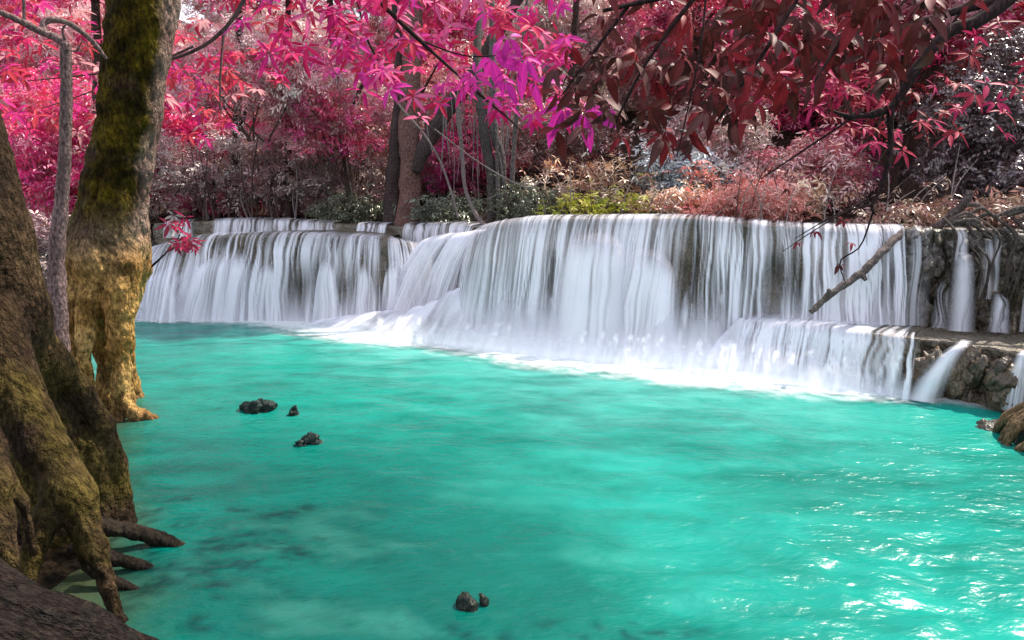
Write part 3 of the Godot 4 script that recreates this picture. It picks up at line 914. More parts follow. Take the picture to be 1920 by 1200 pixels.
# ---------------------------------------------------------------- rocks, roots and dead wood
func small_things() -> void:
	var rocks := [[V(-3.04, 0.0, -7.62), V(0.17, 0.17, 0.12), "grey rock breaking the pool surface, farthest of those near the left bank", 3.0], [V(-2.56, 0.0, -7.4), V(0.065, 0.14, 0.06), "small pointed rock just right of the grey rock in the pool", 8.0], [V(-2.12, 0.0, -6.45), V(0.13, 0.13, 0.1), "dark round rock with a notched top alone in the left of the pool", 14.0]]
	for r in rocks:
		var o := thing("pool_rock", r[2], "rock", r[0], "rocks standing in the pool")
		r[1].y *= 0.8
		var mb := MB.new()
		boulder(mb, V(r[0].x, -0.045, r[0].z), r[1] * 0.92, r[3], 0.75, Color(0.026, 0.046, 0.038), 22)
		wpart("stone", mb, M.stone, o)
	var st := thing("sunken_stump", "dark broken stump with two prongs rising from the near water", "stump", V(-0.25, 0, -3.66))
	var sb := MB.new()
	tube(sb, [V(-0.31, -0.2, -3.62), V(-0.3, 0.03, -3.66), V(-0.29, 0.1, -3.7)], [0.06, 0.055, 0.03], 12, 0.35, Color(0.028, 0.036, 0.028), 0.02, 14.0)
	tube(sb, [V(-0.25, -0.2, -3.62), V(-0.24, 0.0, -3.62), V(-0.27, 0.085, -3.68)], [0.05, 0.045, 0.02], 10, 0.35, Color(0.028, 0.036, 0.028), 0.02, 14.0)
	wpart("stump", sb, M.stone, st)
	sb = MB.new()
	tube(sb, [V(-0.15, -0.15, -3.66), V(-0.155, 0.03, -3.68), V(-0.19, 0.085, -3.7)], [0.03, 0.03, 0.012], 9, 0.3, Color(0.026, 0.034, 0.026), 0.02, 14.0)
	wpart("prong", sb, M.stone, st)
	st.scale = Vector3(0.85, 0.72, 0.85)
	# the dead branch lodged across the right strands
	var log := thing("dead_branch", "bare grey dead branch lodged across the right strands, wet with spray", "branch", V(4.9, 1.4, -9.2))
	var mb2 := MB.new()
	tube(mb2, [V(4.13, 0.98, -8.95), V(4.35, 1.18, -9.0), V(4.75, 1.45, -9.05), V(5.0, 1.66, -9.1), V(5.25, 1.88, -9.2), V(5.5, 2.06, -9.36), V(5.6, 2.05, -9.6)], [0.04, 0.045, 0.052, 0.056, 0.052, 0.05, 0.04], 12, 0.3, Color(0.27, 0.21, 0.19), 0.03, 6.0)
	wpart("stem", mb2, M.bark, log)
	mb2 = MB.new()
	tube(mb2, [V(4.36, 1.2, -8.98), V(4.33, 1.27, -8.9), V(4.3, 1.3, -8.86)], [0.035, 0.03, 0.02], 8, 0.2, Color(0.25, 0.19, 0.17))
	tube(mb2, [V(4.82, 1.5, -9.03), V(4.86, 1.42, -8.97)], [0.04, 0.025], 8, 0.2, Color(0.25, 0.19, 0.17))
	wpart("knot", mb2, M.bark, log)
	var stub := thing("dead_branch", "short broken-off grey limb sticking up from the top of the mossy wall", "branch", V(6.1, 2.1, -9.5))
	mb2 = MB.new()
	tube(mb2, [V(6.02, 2.0, -9.7), V(6.16, 2.16, -9.55), V(6.26, 2.33, -9.4), V(6.34, 2.5, -9.32), V(6.37, 2.64, -9.3)], [0.06, 0.06, 0.055, 0.06, 0.05], 12, 0.22, Color(0.24, 0.17, 0.16), 0.03, 6.0)
	wpart("limb", mb2, M.bark, stub)
	mb2 = MB.new()
	tube(mb2, [V(6.33, 2.45, -9.3), V(6.44, 2.43, -9.2), V(6.5, 2.36, -9.16)], [0.04, 0.03, 0.015], 8, 0.2, Color(0.24, 0.17, 0.16))
	wpart("side_stub", mb2, M.bark, stub)
	# dead roots and sticks lying along the mossy crest
	var mess := thing("root_tangle", "tangle of pale dead roots lying on the crest of the mossy wall", "roots", V(6.8, 2.1, -8.9))
	rng.seed = 77
	for k in 16:
		var a := V(rng.randf_range(6.0, 7.2), 0, 0)
		a.z = -9.1 + (a.x - 6.0) * 0.42 + rng.randf_range(-0.3, 0.15)
		a.y = 2.2 + rng.randf_range(-0.08, 0.1)
		var dv := V(rng.randf_range(0.25, 0.7), rng.randf_range(-0.15, 0.25), rng.randf_range(0.0, 0.3))
		var tb := MB.new()
		var rr := rng.randf_range(0.01, 0.032)
		tube(tb, [a, a + dv * 0.4 + V(0, 0.07, 0.04), a + dv * 0.75, a + dv + V(0, -0.12, 0.1)], [rr, rr, rr * 0.8, rr * 0.4], 7, 0.25, Color(0.24, 0.19, 0.17))
		wpart("root", tb, M.bark, mess)
	for k in 16:
		var a := V(rng.randf_range(5.7, 7.3), 0, 0)
		a.z = -9.1 + (a.x - 6.0) * 0.46 + 0.15
		a.y = rng.randf_range(1.5, 2.1)
		var tb := MB.new()
		var rr := rng.randf_range(0.008, 0.03)
		tube(tb, [a + V(0, 0.2, -0.15), a + V(0.02, 0, 0.1), a + V(rng.randf_range(-0.1, 0.1), -0.4, 0.12), a + V(rng.randf_range(-0.12, 0.12), -rng.randf_range(0.6, 1.0), 0.1)], [rr, rr, rr * 0.9, rr * 0.5], 7, 0.35, Color(0.13, 0.10, 0.085))
		wpart("hanging_root", tb, M.bark, mess)
	# the root clump at the right edge
	var cl_ := thing("root_clump", "brown boulder wrapped in bare tree roots at the right edge of the pool", "roots", V(5.5, 0, -6.4))
	var cb := MB.new()
	boulder(cb, V(5.75, -0.1, -6.35), V(0.58, 0.44, 0.64), 31.0, 0.22, Color(0.05, 0.036, 0.026), 22)
	boulder(cb, V(5.3, -0.08, -6.95), V(0.2, 0.14, 0.2), 33.0, 0.3, Color(0.06, 0.05, 0.035), 14)
	wpart("boulder", cb, M.rock, cl_)
	rng.seed = 55
	for k in 13:
		var ang := 2.0 + k * 0.17
		var tb := MB.new()
		var rr := rng.randf_range(0.025, 0.055)
		var pts := []
		for j in 6:
			var u := j / 5.0
			var el := lerpf(1.3, -0.15, u)
			var an := ang + 0.25 * sin(u * 3.0 + k * 1.7) 
			var d := V(cos(el) * cos(an), sin(el), cos(el) * sin(an))
			pts.append(V(5.75, -0.06, -6.35) + d * V(0.66, 0.52, 0.72) + V(0, 0.0, 0))
		tube(tb, pts, [rr * 1.3, rr * 1.2, rr, rr, rr * 0.8, rr * 0.6], 9, 0.22, Color(0.30, 0.19, 0.10), 0.03, 7.0)
		wpart("root", tb, M.bark, cl_)
	# a log lying across the lower left corner
	var fl := thing("fallen_log", "thick dark fallen log lying across the lower left corner", "log", V(-2.2, 0.5, -2.7))
	var lb := MB.new()
	tube(lb, [V(-3.2, 1.3, -2.2), V(-2.62, 0.76, -2.48), V(-2.2, 0.4, -2.66), V(-1.9, 0.1, -2.82), V(-1.6, -0.25, -2.98)], [0.33, 0.3, 0.27, 0.24, 0.2], 90, 0.03, Color(0.034, 0.024, 0.02), 0.02, 3.0, 0.12)
	wpart("log", lb, M.log, fl)

# ---------------------------------------------------------------- the two big trees on the left
func big_trees() -> void:
	var t := thing("leaning_tree", "dark leaning tree at the left edge with buttress roots reaching the water", "tree", V(-2.9, 0, -3.9))
	var caps := [
		[V(-4.2, 6.4, -4.2), V(-3.53, 3.6, -4.05), 0.26, 0.32], [V(-3.53, 3.6, -4.05), V(-3.27, 2.2, -4.0), 0.32, 0.31], [V(-3.27, 2.2, -4.0), V(-3.2, 1.75, -4.05), 0.31, 0.27], [V(-3.2, 1.75, -4.05), V(-3.25, 1.1, -4.3), 0.26, 0.17], [V(-3.25, 1.1, -4.3), V(-3.3, 0.0, -4.4), 0.16, 0.2],
		[V(-3.09, 1.75, -3.85), V(-2.93, 1.35, -3.74), 0.16, 0.14], [V(-2.93, 1.35, -3.74), V(-2.74, 1.02, -3.66), 0.14, 0.13], [V(-2.74, 1.02, -3.66), V(-2.56, 0.72, -3.62), 0.13, 0.11], [V(-2.56, 0.72, -3.62), V(-2.45, 0.42, -3.58), 0.1, 0.065], [V(-2.45, 0.42, -3.58), V(-2.38, 0.20, -3.54), 0.065, 0.05], [V(-2.38, 0.20, -3.54), V(-2.31, 0.00, -3.50), 0.05, 0.045], [V(-2.31, 0.00, -3.50), V(-2.27, -0.20, -3.46), 0.045, 0.05],
		[V(-2.62, 0.80, -3.60), V(-2.70, 0.55, -3.48), 0.1, 0.065], [V(-2.70, 0.55, -3.48), V(-2.74, 0.30, -3.36), 0.065, 0.05], [V(-2.56, 0.70, -3.60), V(-2.55, 0.30, -3.62), 0.06, 0.03],
		[V(-3.09, 1.45, -4.25), V(-3.02, 1.15, -4.42), 0.11, 0.09], [V(-3.02, 1.15, -4.42), V(-2.98, 0.85, -4.56), 0.09, 0.08], [V(-2.98, 0.85, -4.56), V(-3.00, 0.50, -4.68), 0.08, 0.09], [V(-3.00, 0.50, -4.68), V(-3.02, -0.10, -4.75), 0.09, 0.11], [V(-3.12, 1.00, -4.35), V(-3.12, 0.40, -4.50), 0.09, 0.09], [V(-3.04, 0.75, -4.50), V(-3.08, 0.00, -4.60), 0.085, 0.1],
		[V(-3.13, 2.30, -3.74), V(-3.01, 1.85, -3.50), 0.13, 0.11], [V(-3.01, 1.85, -3.50), V(-2.84, 1.35, -3.32), 0.1, 0.085], [V(-2.84, 1.35, -3.32), V(-2.68, 1.00, -3.20), 0.085, 0.08], [V(-2.68, 1.00, -3.20), V(-2.56, 0.60, -3.08), 0.08, 0.05],
		[V(-2.76, 1.15, -3.30), V(-2.62, 0.85, -3.30), 0.045, 0.03], [V(-2.62, 0.85, -3.30), V(-2.60, 0.55, -3.30), 0.03, 0.025]]
	var col := func(p: Vector3, g: Vector3, d: float) -> Color:
		var n := 0.5 + 0.8 * fb.get_noise_3dv(p * 1.6)
		var c := Color(0.045, 0.027, 0.018).lerp(Color(0.15, 0.095, 0.05), clampf(n, 0.0, 1.0))
		var moss := clampf(0.25 + 1.1 * fb.get_noise_3dv(p * 2.1 + Vector3(4, 0, 0)) + 0.25 * g.y, 0.0, 1.0) * smoothstep(2.1, 1.1, p.y)
		c = c.lerp(Color(0.20, 0.15, 0.03), moss * 0.8)
		c = c.lerp(Color(0.02, 0.014, 0.01), clampf(-d * 26.0, 0.0, 0.75))  # crevices painted darker, occlusion shade put into the bark colour
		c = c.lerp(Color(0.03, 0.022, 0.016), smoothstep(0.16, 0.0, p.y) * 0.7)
		return c
	var dsp := func(p: Vector3, g: Vector3) -> float:
		return 0.013 * fb.get_noise_3dv(Vector3(p.x * 3.5, p.y * 1.6, p.z * 3.5)) - 0.010 * smoothstep(0.25, 0.9, rg.get_noise_3dv(Vector3(p.x * 4.5, p.y * 1.5, p.z * 4.5))) + 0.007 * fb.get_noise_3dv(Vector3(p.x * 14.0, p.y * 6.0, p.z * 14.0))
	wpart("trunk", fused(caps, 0.02, 0.016, col, dsp), M.mossy, t)
	for rt in [[[V(-3.0, 0.24, -4.2), V(-2.85, 0.18, -4.32), V(-2.66, 0.08, -4.4), V(-2.45, -0.01, -4.42), V(-2.3, -0.1, -4.42)], [0.06, 0.06, 0.055, 0.05, 0.03]], [[V(-2.9, 0.22, -4.0), V(-2.72, 0.12, -4.04), V(-2.55, 0.04, -4.08), V(-2.4, -0.06, -4.12)], [0.05, 0.045, 0.04, 0.025]], [[V(-2.75, 0.15, -3.9), V(-2.6, 0.05, -3.88), V(-2.42, -0.02, -3.86), V(-2.34, -0.1, -3.86)], [0.05, 0.04, 0.03, 0.02]]]:
		var tb := MB.new()
		tube(tb, rt[0], rt[1], 12, 0.25, Color(0.055, 0.04, 0.028), 0.02, 7.0)
		wpart("root", tb, M.bark, t)
	crown(t, "crown", L.star[1], M.leaf, [[V(-4.4, 7.0, -4.4), V(2.2, 0.9, 1.8), 900]], [Color(0.4, 0.03, 0.12), Color(0.32, 0.05, 0.08)], 1.5, 0.8, 901)

	t = thing("mossy_tree", "big mossy trunk with swollen base standing at the left of the pool", "tree", V(-4.7, 0, -7.5))
	var cb := [
		[V(-3.3, 7.6, -7.9), V(-3.95, 5.0, -7.65), 0.3, 0.35], [V(-3.95, 5.0, -7.65), V(-4.24, 3.5, -7.6), 0.36, 0.31], [V(-4.24, 3.5, -7.6), V(-4.42, 2.9, -7.6), 0.31, 0.33], [V(-4.42, 2.9, -7.6), V(-4.58, 2.3, -7.6), 0.33, 0.35], [V(-4.58, 2.3, -7.6), V(-4.70, 1.85, -7.6), 0.36, 0.47], [V(-4.70, 1.85, -7.6), V(-4.78, 1.4, -7.6), 0.46, 0.36], [V(-4.78, 1.4, -7.62), V(-4.88, 0.95, -7.95), 0.3, 0.14], [V(-4.88, 0.95, -7.95), V(-4.9, 0.0, -8.1), 0.14, 0.16], [V(-4.8, 1.3, -7.65), V(-4.84, 0.7, -7.72), 0.24, 0.17], [V(-4.84, 0.7, -7.72), V(-4.86, 0.0, -7.8), 0.17, 0.2],
		[V(-4.35, 1.75, -7.35), V(-4.42, 1.3, -7.3), 0.17, 0.16],
		[V(-4.98, 1.4, -7.35), V(-5.06, 0.8, -7.3), 0.16, 0.095], [V(-5.06, 0.8, -7.3), V(-5.02, 0.0, -7.25), 0.085, 0.1],
		[V(-4.74, 1.4, -7.25), V(-4.76, 0.85, -7.15), 0.13, 0.075], [V(-4.76, 0.85, -7.15), V(-4.74, 0.3, -7.1), 0.07, 0.065], [V(-4.74, 0.3, -7.1), V(-4.72, -0.15, -7.05), 0.065, 0.085],
		[V(-4.45, 1.4, -7.35), V(-4.47, 0.85, -7.32), 0.16, 0.12], [V(-4.47, 0.85, -7.32), V(-4.52, 0.3, -7.3), 0.1, 0.085], [V(-4.52, 0.3, -7.3), V(-4.38, 0.08, -7.28), 0.09, 0.085], [V(-4.38, 0.08, -7.28), V(-4.1, -0.03, -7.26), 0.085, 0.05], [V(-4.1, -0.03, -7.26), V(-3.9, -0.15, -7.25), 0.05, 0.04], [V(-4.56, 0.3, -7.3), V(-4.55, -0.2, -7.25), 0.08, 0.1]]
	var col2 := func(p: Vector3, g: Vector3, d: float) -> Color:
		var n := clampf(0.5 + 0.9 * fb.get_noise_3dv(p * 1.5), 0.0, 1.0)
		var c := Color(0.30, 0.17, 0.14).lerp(Color(0.58, 0.40, 0.32), n)
		var low := Color(0.55, 0.28, 0.07).lerp(Color(0.95, 0.60, 0.22), n)  # tan base bark, painted brighter and golden as if sunlit
		c = c.lerp(low, smoothstep(2.3, 1.6, p.y))
		var moss := clampf(1.25 + 0.8 * fb.get_noise_3dv(p * 1.3 + Vector3(4, 2, 0)) - 3.0 * maxf(0.0, g.x * 0.86 - g.z * 0.5 - 0.3), 0.0, 1.0) * smoothstep(1.5, 2.6, p.y)
		var mc := Color(0.045, 0.03, 0.006).lerp(Color(0.19, 0.135, 0.012), clampf(0.45 + 1.2 * fb.get_noise_3dv(p * 3.2), 0.0, 1.0))
		c = c.lerp(mc, moss)
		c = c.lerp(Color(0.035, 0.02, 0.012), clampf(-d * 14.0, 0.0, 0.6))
		c = c.lerp(Color(0.20, 0.09, 0.06), smoothstep(0.2, 0.0, p.y) * 0.6)
		return c
	var dsp2 := func(p: Vector3, g: Vector3) -> float:
		var k := 1.0 + 1.4 * smoothstep(2.2, 1.4, p.y)
		return 0.035 * k * fb.get_noise_3dv(Vector3(p.x * 2.4, p.y * 1.2, p.z * 2.4)) - 0.03 * smoothstep(0.3, 0.9, rg.get_noise_3dv(Vector3(p.x * 2.2, p.y * 0.8, p.z * 2.2))) + 0.03 * fb.get_noise_3dv(Vector3(p.x * 8.0, p.y * 4.0, p.z * 8.0))
	wpart("trunk", fused(cb, 0.025, 0.016, col2, dsp2), M.mossy, t)
	crown(t, "crown", L.star[0], M.leaf, [[V(-5.6, 9.0, -8.0), V(2.2, 1.0, 2.2), 1300]], [Color(0.45, 0.03, 0.14), Color(0.38, 0.04, 0.09)], 1.6, 0.8, 902)
	# thin grey sapling between the two trunks
	t = thing("sapling", "thin grey sapling with a broken crooked top between the two left trunks", "tree", V(-4.6, 0.5, -6.6))
	var sb := MB.new()
	tube(sb, [V(-4.68, 0.3, -6.62), V(-4.62, 1.4, -6.6), V(-4.57, 1.95, -6.6), V(-4.43, 2.6, -6.6), V(-4.31, 3.36, -6.6), V(-4.25, 3.95, -6.6)], [0.1, 0.085, 0.075, 0.06, 0.052, 0.048], 14, 0.12, Color(0.34, 0.22, 0.21), 0.05, 4.0)
	wpart("stem", sb, M.bark, t)
	for br in [[[V(-4.25, 3.93, -6.6), V(-4.32, 3.99, -6.58), V(-4.44, 4.04, -6.55), V(-4.7, 4.17, -6.4), V(-5.2, 4.3, -6.3)], [0.045, 0.042, 0.036, 0.03, 0.02]], [[V(-4.42, 4.03, -6.56), V(-4.43, 4.13, -6.6), V(-4.34, 4.17, -6.65), V(-4.25, 4.14, -6.75), V(-4.19, 4.05, -6.9), V(-4.14, 3.9, -7.05)], [0.03, 0.032, 0.03, 0.028, 0.024, 0.016]], [[V(-4.55, 4.1, -6.5), V(-4.53, 4.3, -6.5), V(-4.5, 4.6, -6.5)], [0.018, 0.014, 0.01]], [[V(-4.25, 3.9, -6.6), V(-4.1, 3.85, -6.5), V(-4.0, 3.92, -6.45)], [0.012, 0.009, 0.005]], [[V(-4.25, 3.95, -6.6), V(-4.2, 4.05, -6.5), V(-4.12, 4.1, -6.5)], [0.012, 0.009, 0.005]]]:
		var tb := MB.new()
		tube(tb, br[0], br[1], 9, 0.15, Color(0.38, 0.25, 0.24), 0.03, 6.0)
		wpart("branch", tb, M.bark, t)

# ---------------------------------------------------------------- overhanging sprays: every leaf of the nearer ones is a mesh of its own
func spray(o: Node3D, called: String, variants: Array, mat: Array, spots: Array, size: float, face: Vector3, loose: float, sd: int) -> void:
	rng.seed = sd
	for p in spots:
		var n := MeshInstance3D.new()
		n.name = called
		n.mesh = variants[rng.randi() % variants.size()]
		n.material_override = mat[rng.randi() % mat.size()]
		var up := (face + Vector3(rng.randf_range(-1, 1), rng.randf_range(-1, 1), rng.randf_range(-1, 1)) * loose).normalized()
		var z := Vector3(rng.randf_range(-1, 1), -0.9, rng.randf_range(-0.4, 0.6))
		z = (z - up * z.dot(up)).normalized()
		var b := Basis(up.cross(z), up, z)
		n.transform = Transform3D(b.scaled(Vector3.ONE * size * rng.randf_range(0.75, 1.2)), p - o.position)
		o.add_child(n, true)

func tinted(base: StandardMaterial3D, cols: Array) -> Array:
	var r := []
	for c in cols:
		var m: StandardMaterial3D = base.duplicate()
		m.vertex_color_use_as_albedo = false
		m.albedo_color = c.linear_to_srgb()
		r.append(m)
	return r

func twigs(o: Node3D, list: Array, col: Color, called := "twig") -> void:
	for t in list:
		var tb := MB.new()
		tube(tb, t[0], t[1], 8, 0.15, col, 0.04, 6.0)
		wpart(called, tb, M.twig, o)

func scatter(n: int, lo: Vector3, hi: Vector3, low_edge: Array, sd: int, group := 3) -> Array:
	rng.seed = sd
	var r := []
	while r.size() < n:
		var s := rng.randf()
		var p := V(lerpf(lo.x, hi.x, s), 0, rng.randf_range(lo.z, hi.z))
		var bottom := cl(low_edge, s)
		p.y = lerpf(bottom, hi.y, pow(rng.randf(), 1.15))
		for k in rng.randi_range(1, group):
			r.append(p + V(rng.randf_range(-0.12, 0.12), rng.randf_range(-0.1, 0.1), rng.randf_range(-0.12, 0.12)))
	return r

func overhang() -> void:
	var dark := Color(0.06, 0.035, 0.035)
	# A: maroon leaves close to the camera, top right of centre
	var a := thing("overhanging_branch", "close branch of large dark maroon leaves hanging at the top right of centre", "branch", V(1.2, 3.3, -2.7))
	twigs(a, [[[V(4.2, 4.6, -3.0), V(2.6, 3.9, -2.7), V(1.6, 3.45, -2.6), V(0.9, 3.25, -2.6), V(0.35, 3.15, -2.7)], [0.05, 0.035, 0.025, 0.015, 0.008]]], dark, "limb")
	twigs(a, [[[V(1.15, 3.32, -2.6), V(0.95, 3.0, -2.55), V(0.78, 2.72, -2.6)], [0.01, 0.007, 0.004]], [[V(0.7, 3.2, -2.65), V(0.52, 2.95, -2.7), V(0.4, 2.7, -2.75)], [0.009, 0.006, 0.004]], [[V(0.45, 3.17, -2.7), V(0.3, 2.98, -2.75), V(0.2, 2.85, -2.8)], [0.008, 0.005, 0.003]], [[V(1.5, 3.42, -2.6), V(1.25, 3.1, -2.5), V(1.1, 2.85, -2.5)], [0.012, 0.008, 0.004]], [[V(0.75, 3.35, -2.7), V(0.72, 3.0, -2.65), V(0.66, 2.6, -2.7)], [0.006, 0.004, 0.003]]], dark)
	spray(a, "leaf", L.near, tinted(M.leaf_near, [Color(0.15, 0.036, 0.032), Color(0.19, 0.03, 0.032), Color(0.12, 0.04, 0.038), Color(0.34, 0.03, 0.04), Color(0.16, 0.06, 0.056)]), scatter(215, V(0.2, 0, -3.2), V(1.7, 3.35, -2.4), [2.72, 2.64, 2.8, 2.74, 2.84, 2.95, 3.0, 3.02], 41), 0.64, V(0.0, 0.7, 0.75), 0.95, 42)
	# C: red leaves on the dark limb at the top right
	var c := thing("overhanging_branch", "crooked dark limb with crimson leaves reaching in from the top right corner", "branch", V(2.3, 3.2, -3.6))
	twigs(c, [[[V(3.6, 4.4, -3.5), V(2.5, 3.44, -3.5), V(2.2, 3.27, -3.5), V(2.06, 3.1, -3.5), V(1.94, 2.91, -3.5), V(1.75, 2.86, -3.48), V(1.6, 2.89, -3.45)], [0.05, 0.034, 0.03, 0.026, 0.02, 0.013, 0.006]], [[V(1.94, 2.91, -3.5), V(1.95, 2.8, -3.5), V(1.96, 2.68, -3.5), V(1.93, 2.5, -3.5), V(1.89, 2.41, -3.5), V(1.91, 2.36, -3.48)], [0.018, 0.014, 0.013, 0.010, 0.008, 0.004]], [[V(2.5, 3.44, -3.5), V(2.1, 3.34, -3.6), V(1.75, 3.16, -3.7), V(1.45, 3.0, -3.75)], [0.024, 0.018, 0.012, 0.005]]], dark, "limb")
	twigs(c, [[[V(1.75, 2.86, -3.48), V(1.55, 2.72, -3.5), V(1.3, 2.55, -3.5)], [0.006, 0.005, 0.003]], [[V(1.89, 2.42, -3.5), V(1.7, 2.36, -3.5), V(1.5, 2.24, -3.5)], [0.005, 0.004, 0.002]], [[V(1.9, 2.38, -3.5), V(1.85, 2.2, -3.5), V(1.75, 2.12, -3.5), V(1.78, 2.0, -3.48)], [0.005, 0.004, 0.004, 0.002]], [[V(1.87, 2.45, -3.5), V(1.6, 2.3, -3.45), V(1.4, 2.18, -3.4)], [0.005, 0.003, 0.002]]], dark)
	var reds := [Color(0.42, 0.04, 0.055), Color(0.55, 0.04, 0.09), Color(0.28, 0.04, 0.045), Color(0.7, 0.04, 0.15)]
	var spots := scatter(170, V(1.15, 0, -4.6), V(2.9, 3.75, -3.3), [2.9, 2.95, 2.85, 2.8, 2.75, 2.9], 51)
	spray(c, "leaf", L.near, tinted(M.leaf_near, [Color(0.12, 0.03, 0.035), Color(0.3, 0.03, 0.05)]), [V(1.52, 2.22, -3.5), V(1.6, 2.28, -3.5), V(1.75, 2.1, -3.5), V(1.8, 2.22, -3.5), V(1.44, 2.5, -3.5), V(1.66, 2.42, -3.5), V(1.75, 2.34, -3.5), V(1.9, 2.6, -3.5)], 0.28, V(0.1, 0.8, 0.7), 0.7, 53)
	spray(c, "leaf", L.star, tinted(M.leaf, reds), spots, 0.62, V(0.1, 0.8, 0.7), 0.6, 52)
	# E: glowing magenta sprays at the top centre
	var e := thing("overhanging_branch", "drooping branch of glowing magenta leaf stars at the top centre", "branch", V(-0.8, 3.8, -5.6))
	twigs(e, [[[V(-2.6, 5.2, -5.0), V(-1.6, 4.5, -5.3), V(-0.9, 3.85, -5.4), V(-0.35, 3.35, -5.3), V(0.05, 3.0, -5.2), V(0.2, 2.75, -5.1)], [0.03, 0.024, 0.018, 0.011, 0.006, 0.003]], [[V(-1.39, 4.6, -6), V(-1.27, 3.9, -6), V(-1.1, 3.56, -6.1), V(-0.85, 3.2, -6.2)], [0.014, 0.01, 0.007, 0.004]], [[V(-0.75, 3.7, -5.4), V(-0.35, 3.55, -5.3), V(0.1, 3.55, -5.2)], [0.008, 0.006, 0.003]]], dark)
	var mag := [Color(0.88, 0.035, 0.26), Color(0.8, 0.03, 0.17), Color(0.92, 0.06, 0.42), Color(0.74, 0.04, 0.11), Color(0.9, 0.16, 0.36)]
	spray(e, "leaf", L.star, tinted(M.leaf, mag), scatter(230, V(-2.1, 0, -6.4), V(0.5, 4.3, -5.0), [3.75, 3.55, 3.25, 3.3, 3.15, 3.2], 61), 0.95, V(0.05, 0.55, 0.85), 0.55, 62)
	spots = [V(-0.12, 3.3, -4.2), V(-0.05, 3.18, -4.25), V(0.08, 3.3, -4.2), V(0.14, 3.16, -4.2), V(-0.02, 3.42, -4.2), V(0.3, 2.98, -4.0), V(0.42, 2.95, -4.0), V(0.55, 3.0, -4.0)]
	spray(e, "leaf", L.near, tinted(M.leaf, [Color(0.8, 0.04, 0.42)]), spots, 1.0, V(0.0, 0.4, 0.9), 0.4, 63)
	# D: pink sprays behind the left trunks
	var d := thing("pink_spray", "rosy pink leaf sprays behind the mossy trunk at the top left", "branch", V(-5, 3.9, -8.6))
	twigs(d, [[[V(-2.9, 5.6, -8.6), V(-3.6, 4.6, -8.7), V(-4.6, 4.2, -8.8), V(-6.2, 4.0, -8.8)], [0.03, 0.025, 0.016, 0.006]], [[V(-3.6, 4.6, -8.7), V(-3.65, 4.0, -8.6), V(-3.68, 3.5, -8.6)], [0.018, 0.013, 0.004]], [[V(-4.0, 4.4, -8.7), V(-5.0, 3.9, -8.5), V(-5.8, 3.6, -8.4)], [0.016, 0.011, 0.004]]], Color(0.22, 0.13, 0.13))
	var pink := [Color(0.88, 0.04, 0.2), Color(0.82, 0.05, 0.12), Color(0.92, 0.05, 0.32), Color(0.75, 0.07, 0.1), Color(0.9, 0.4, 0.42)]
	spray(d, "leaf", L.star, tinted(M.leaf, pink), scatter(200, V(-7.2, 0, -9.6), V(-4.2, 5.0, -8.0), [3.6, 3.5, 3.4, 3.55, 3.7], 71), 1.2, V(0.1, 0.7, 0.7), 0.55, 72)
	spray(d, "leaf", L.star, tinted(M.leaf, pink), scatter(90, V(-4.9, 0, -11.0), V(-3.3, 5.9, -9.8), [3.45, 3.4, 3.9, 4.6], 73), 1.3, V(0.1, 0.7, 0.7), 0.55, 74)
	# leaf tuft beside the trunk's swelling
	var tf := thing("leafy_shoot", "small shoot of pink and white blades at the right side of the mossy trunk", "shoot", V(-4.1, 1.8, -7.9))
	spots = []
	rng.seed = 81
	for k in 16:
		spots.append(V(rng.randf_range(-4.05, -3.85), rng.randf_range(1.85, 2.35), rng.randf_range(-8.0, -7.7)))
	spray(tf, "leaf", L.star, tinted(M.leaf, [Color(0.6, 0.04, 0.12), Color(0.55, 0.5, 0.5), Color(0.5, 0.06, 0.12)]), spots, 0.85, V(0.5, 0.6, 0.6), 0.7, 82)
	twigs(tf, [[[V(-4.3, 1.7, -7.8), V(-4.0, 2.0, -7.85), V(-3.85, 2.3, -7.85)], [0.012, 0.008, 0.004]]], dark)

# ---------------------------------------------------------------- forest behind the falls
func trunk_of(o: Node3D, pts: Array, radii: Array, col: Color, called := "trunk", sides := 14) -> void:
	var tb := MB.new()
	tube(tb, pts, radii, sides, 0.18, col, 0.0, 2.5)
	wpart(called, tb, M.bark, o)

func on_hill(x: float, z: float) -> float:
	# nearest crest point straight ahead
	var best := 1e9
	var y := 2.0
	for k in 61:
		var p := cr(crest_line, k / 60.0)
		var q := p + Vector3(p.x * 0.045, 0, -1).normalized() * (p.z - z)
		var dx := absf(q.x - x)
		if dx < best:
			best = dx
			y = p.y + hill_y(maxf(0.0, p.z - z), x, z)
	return y

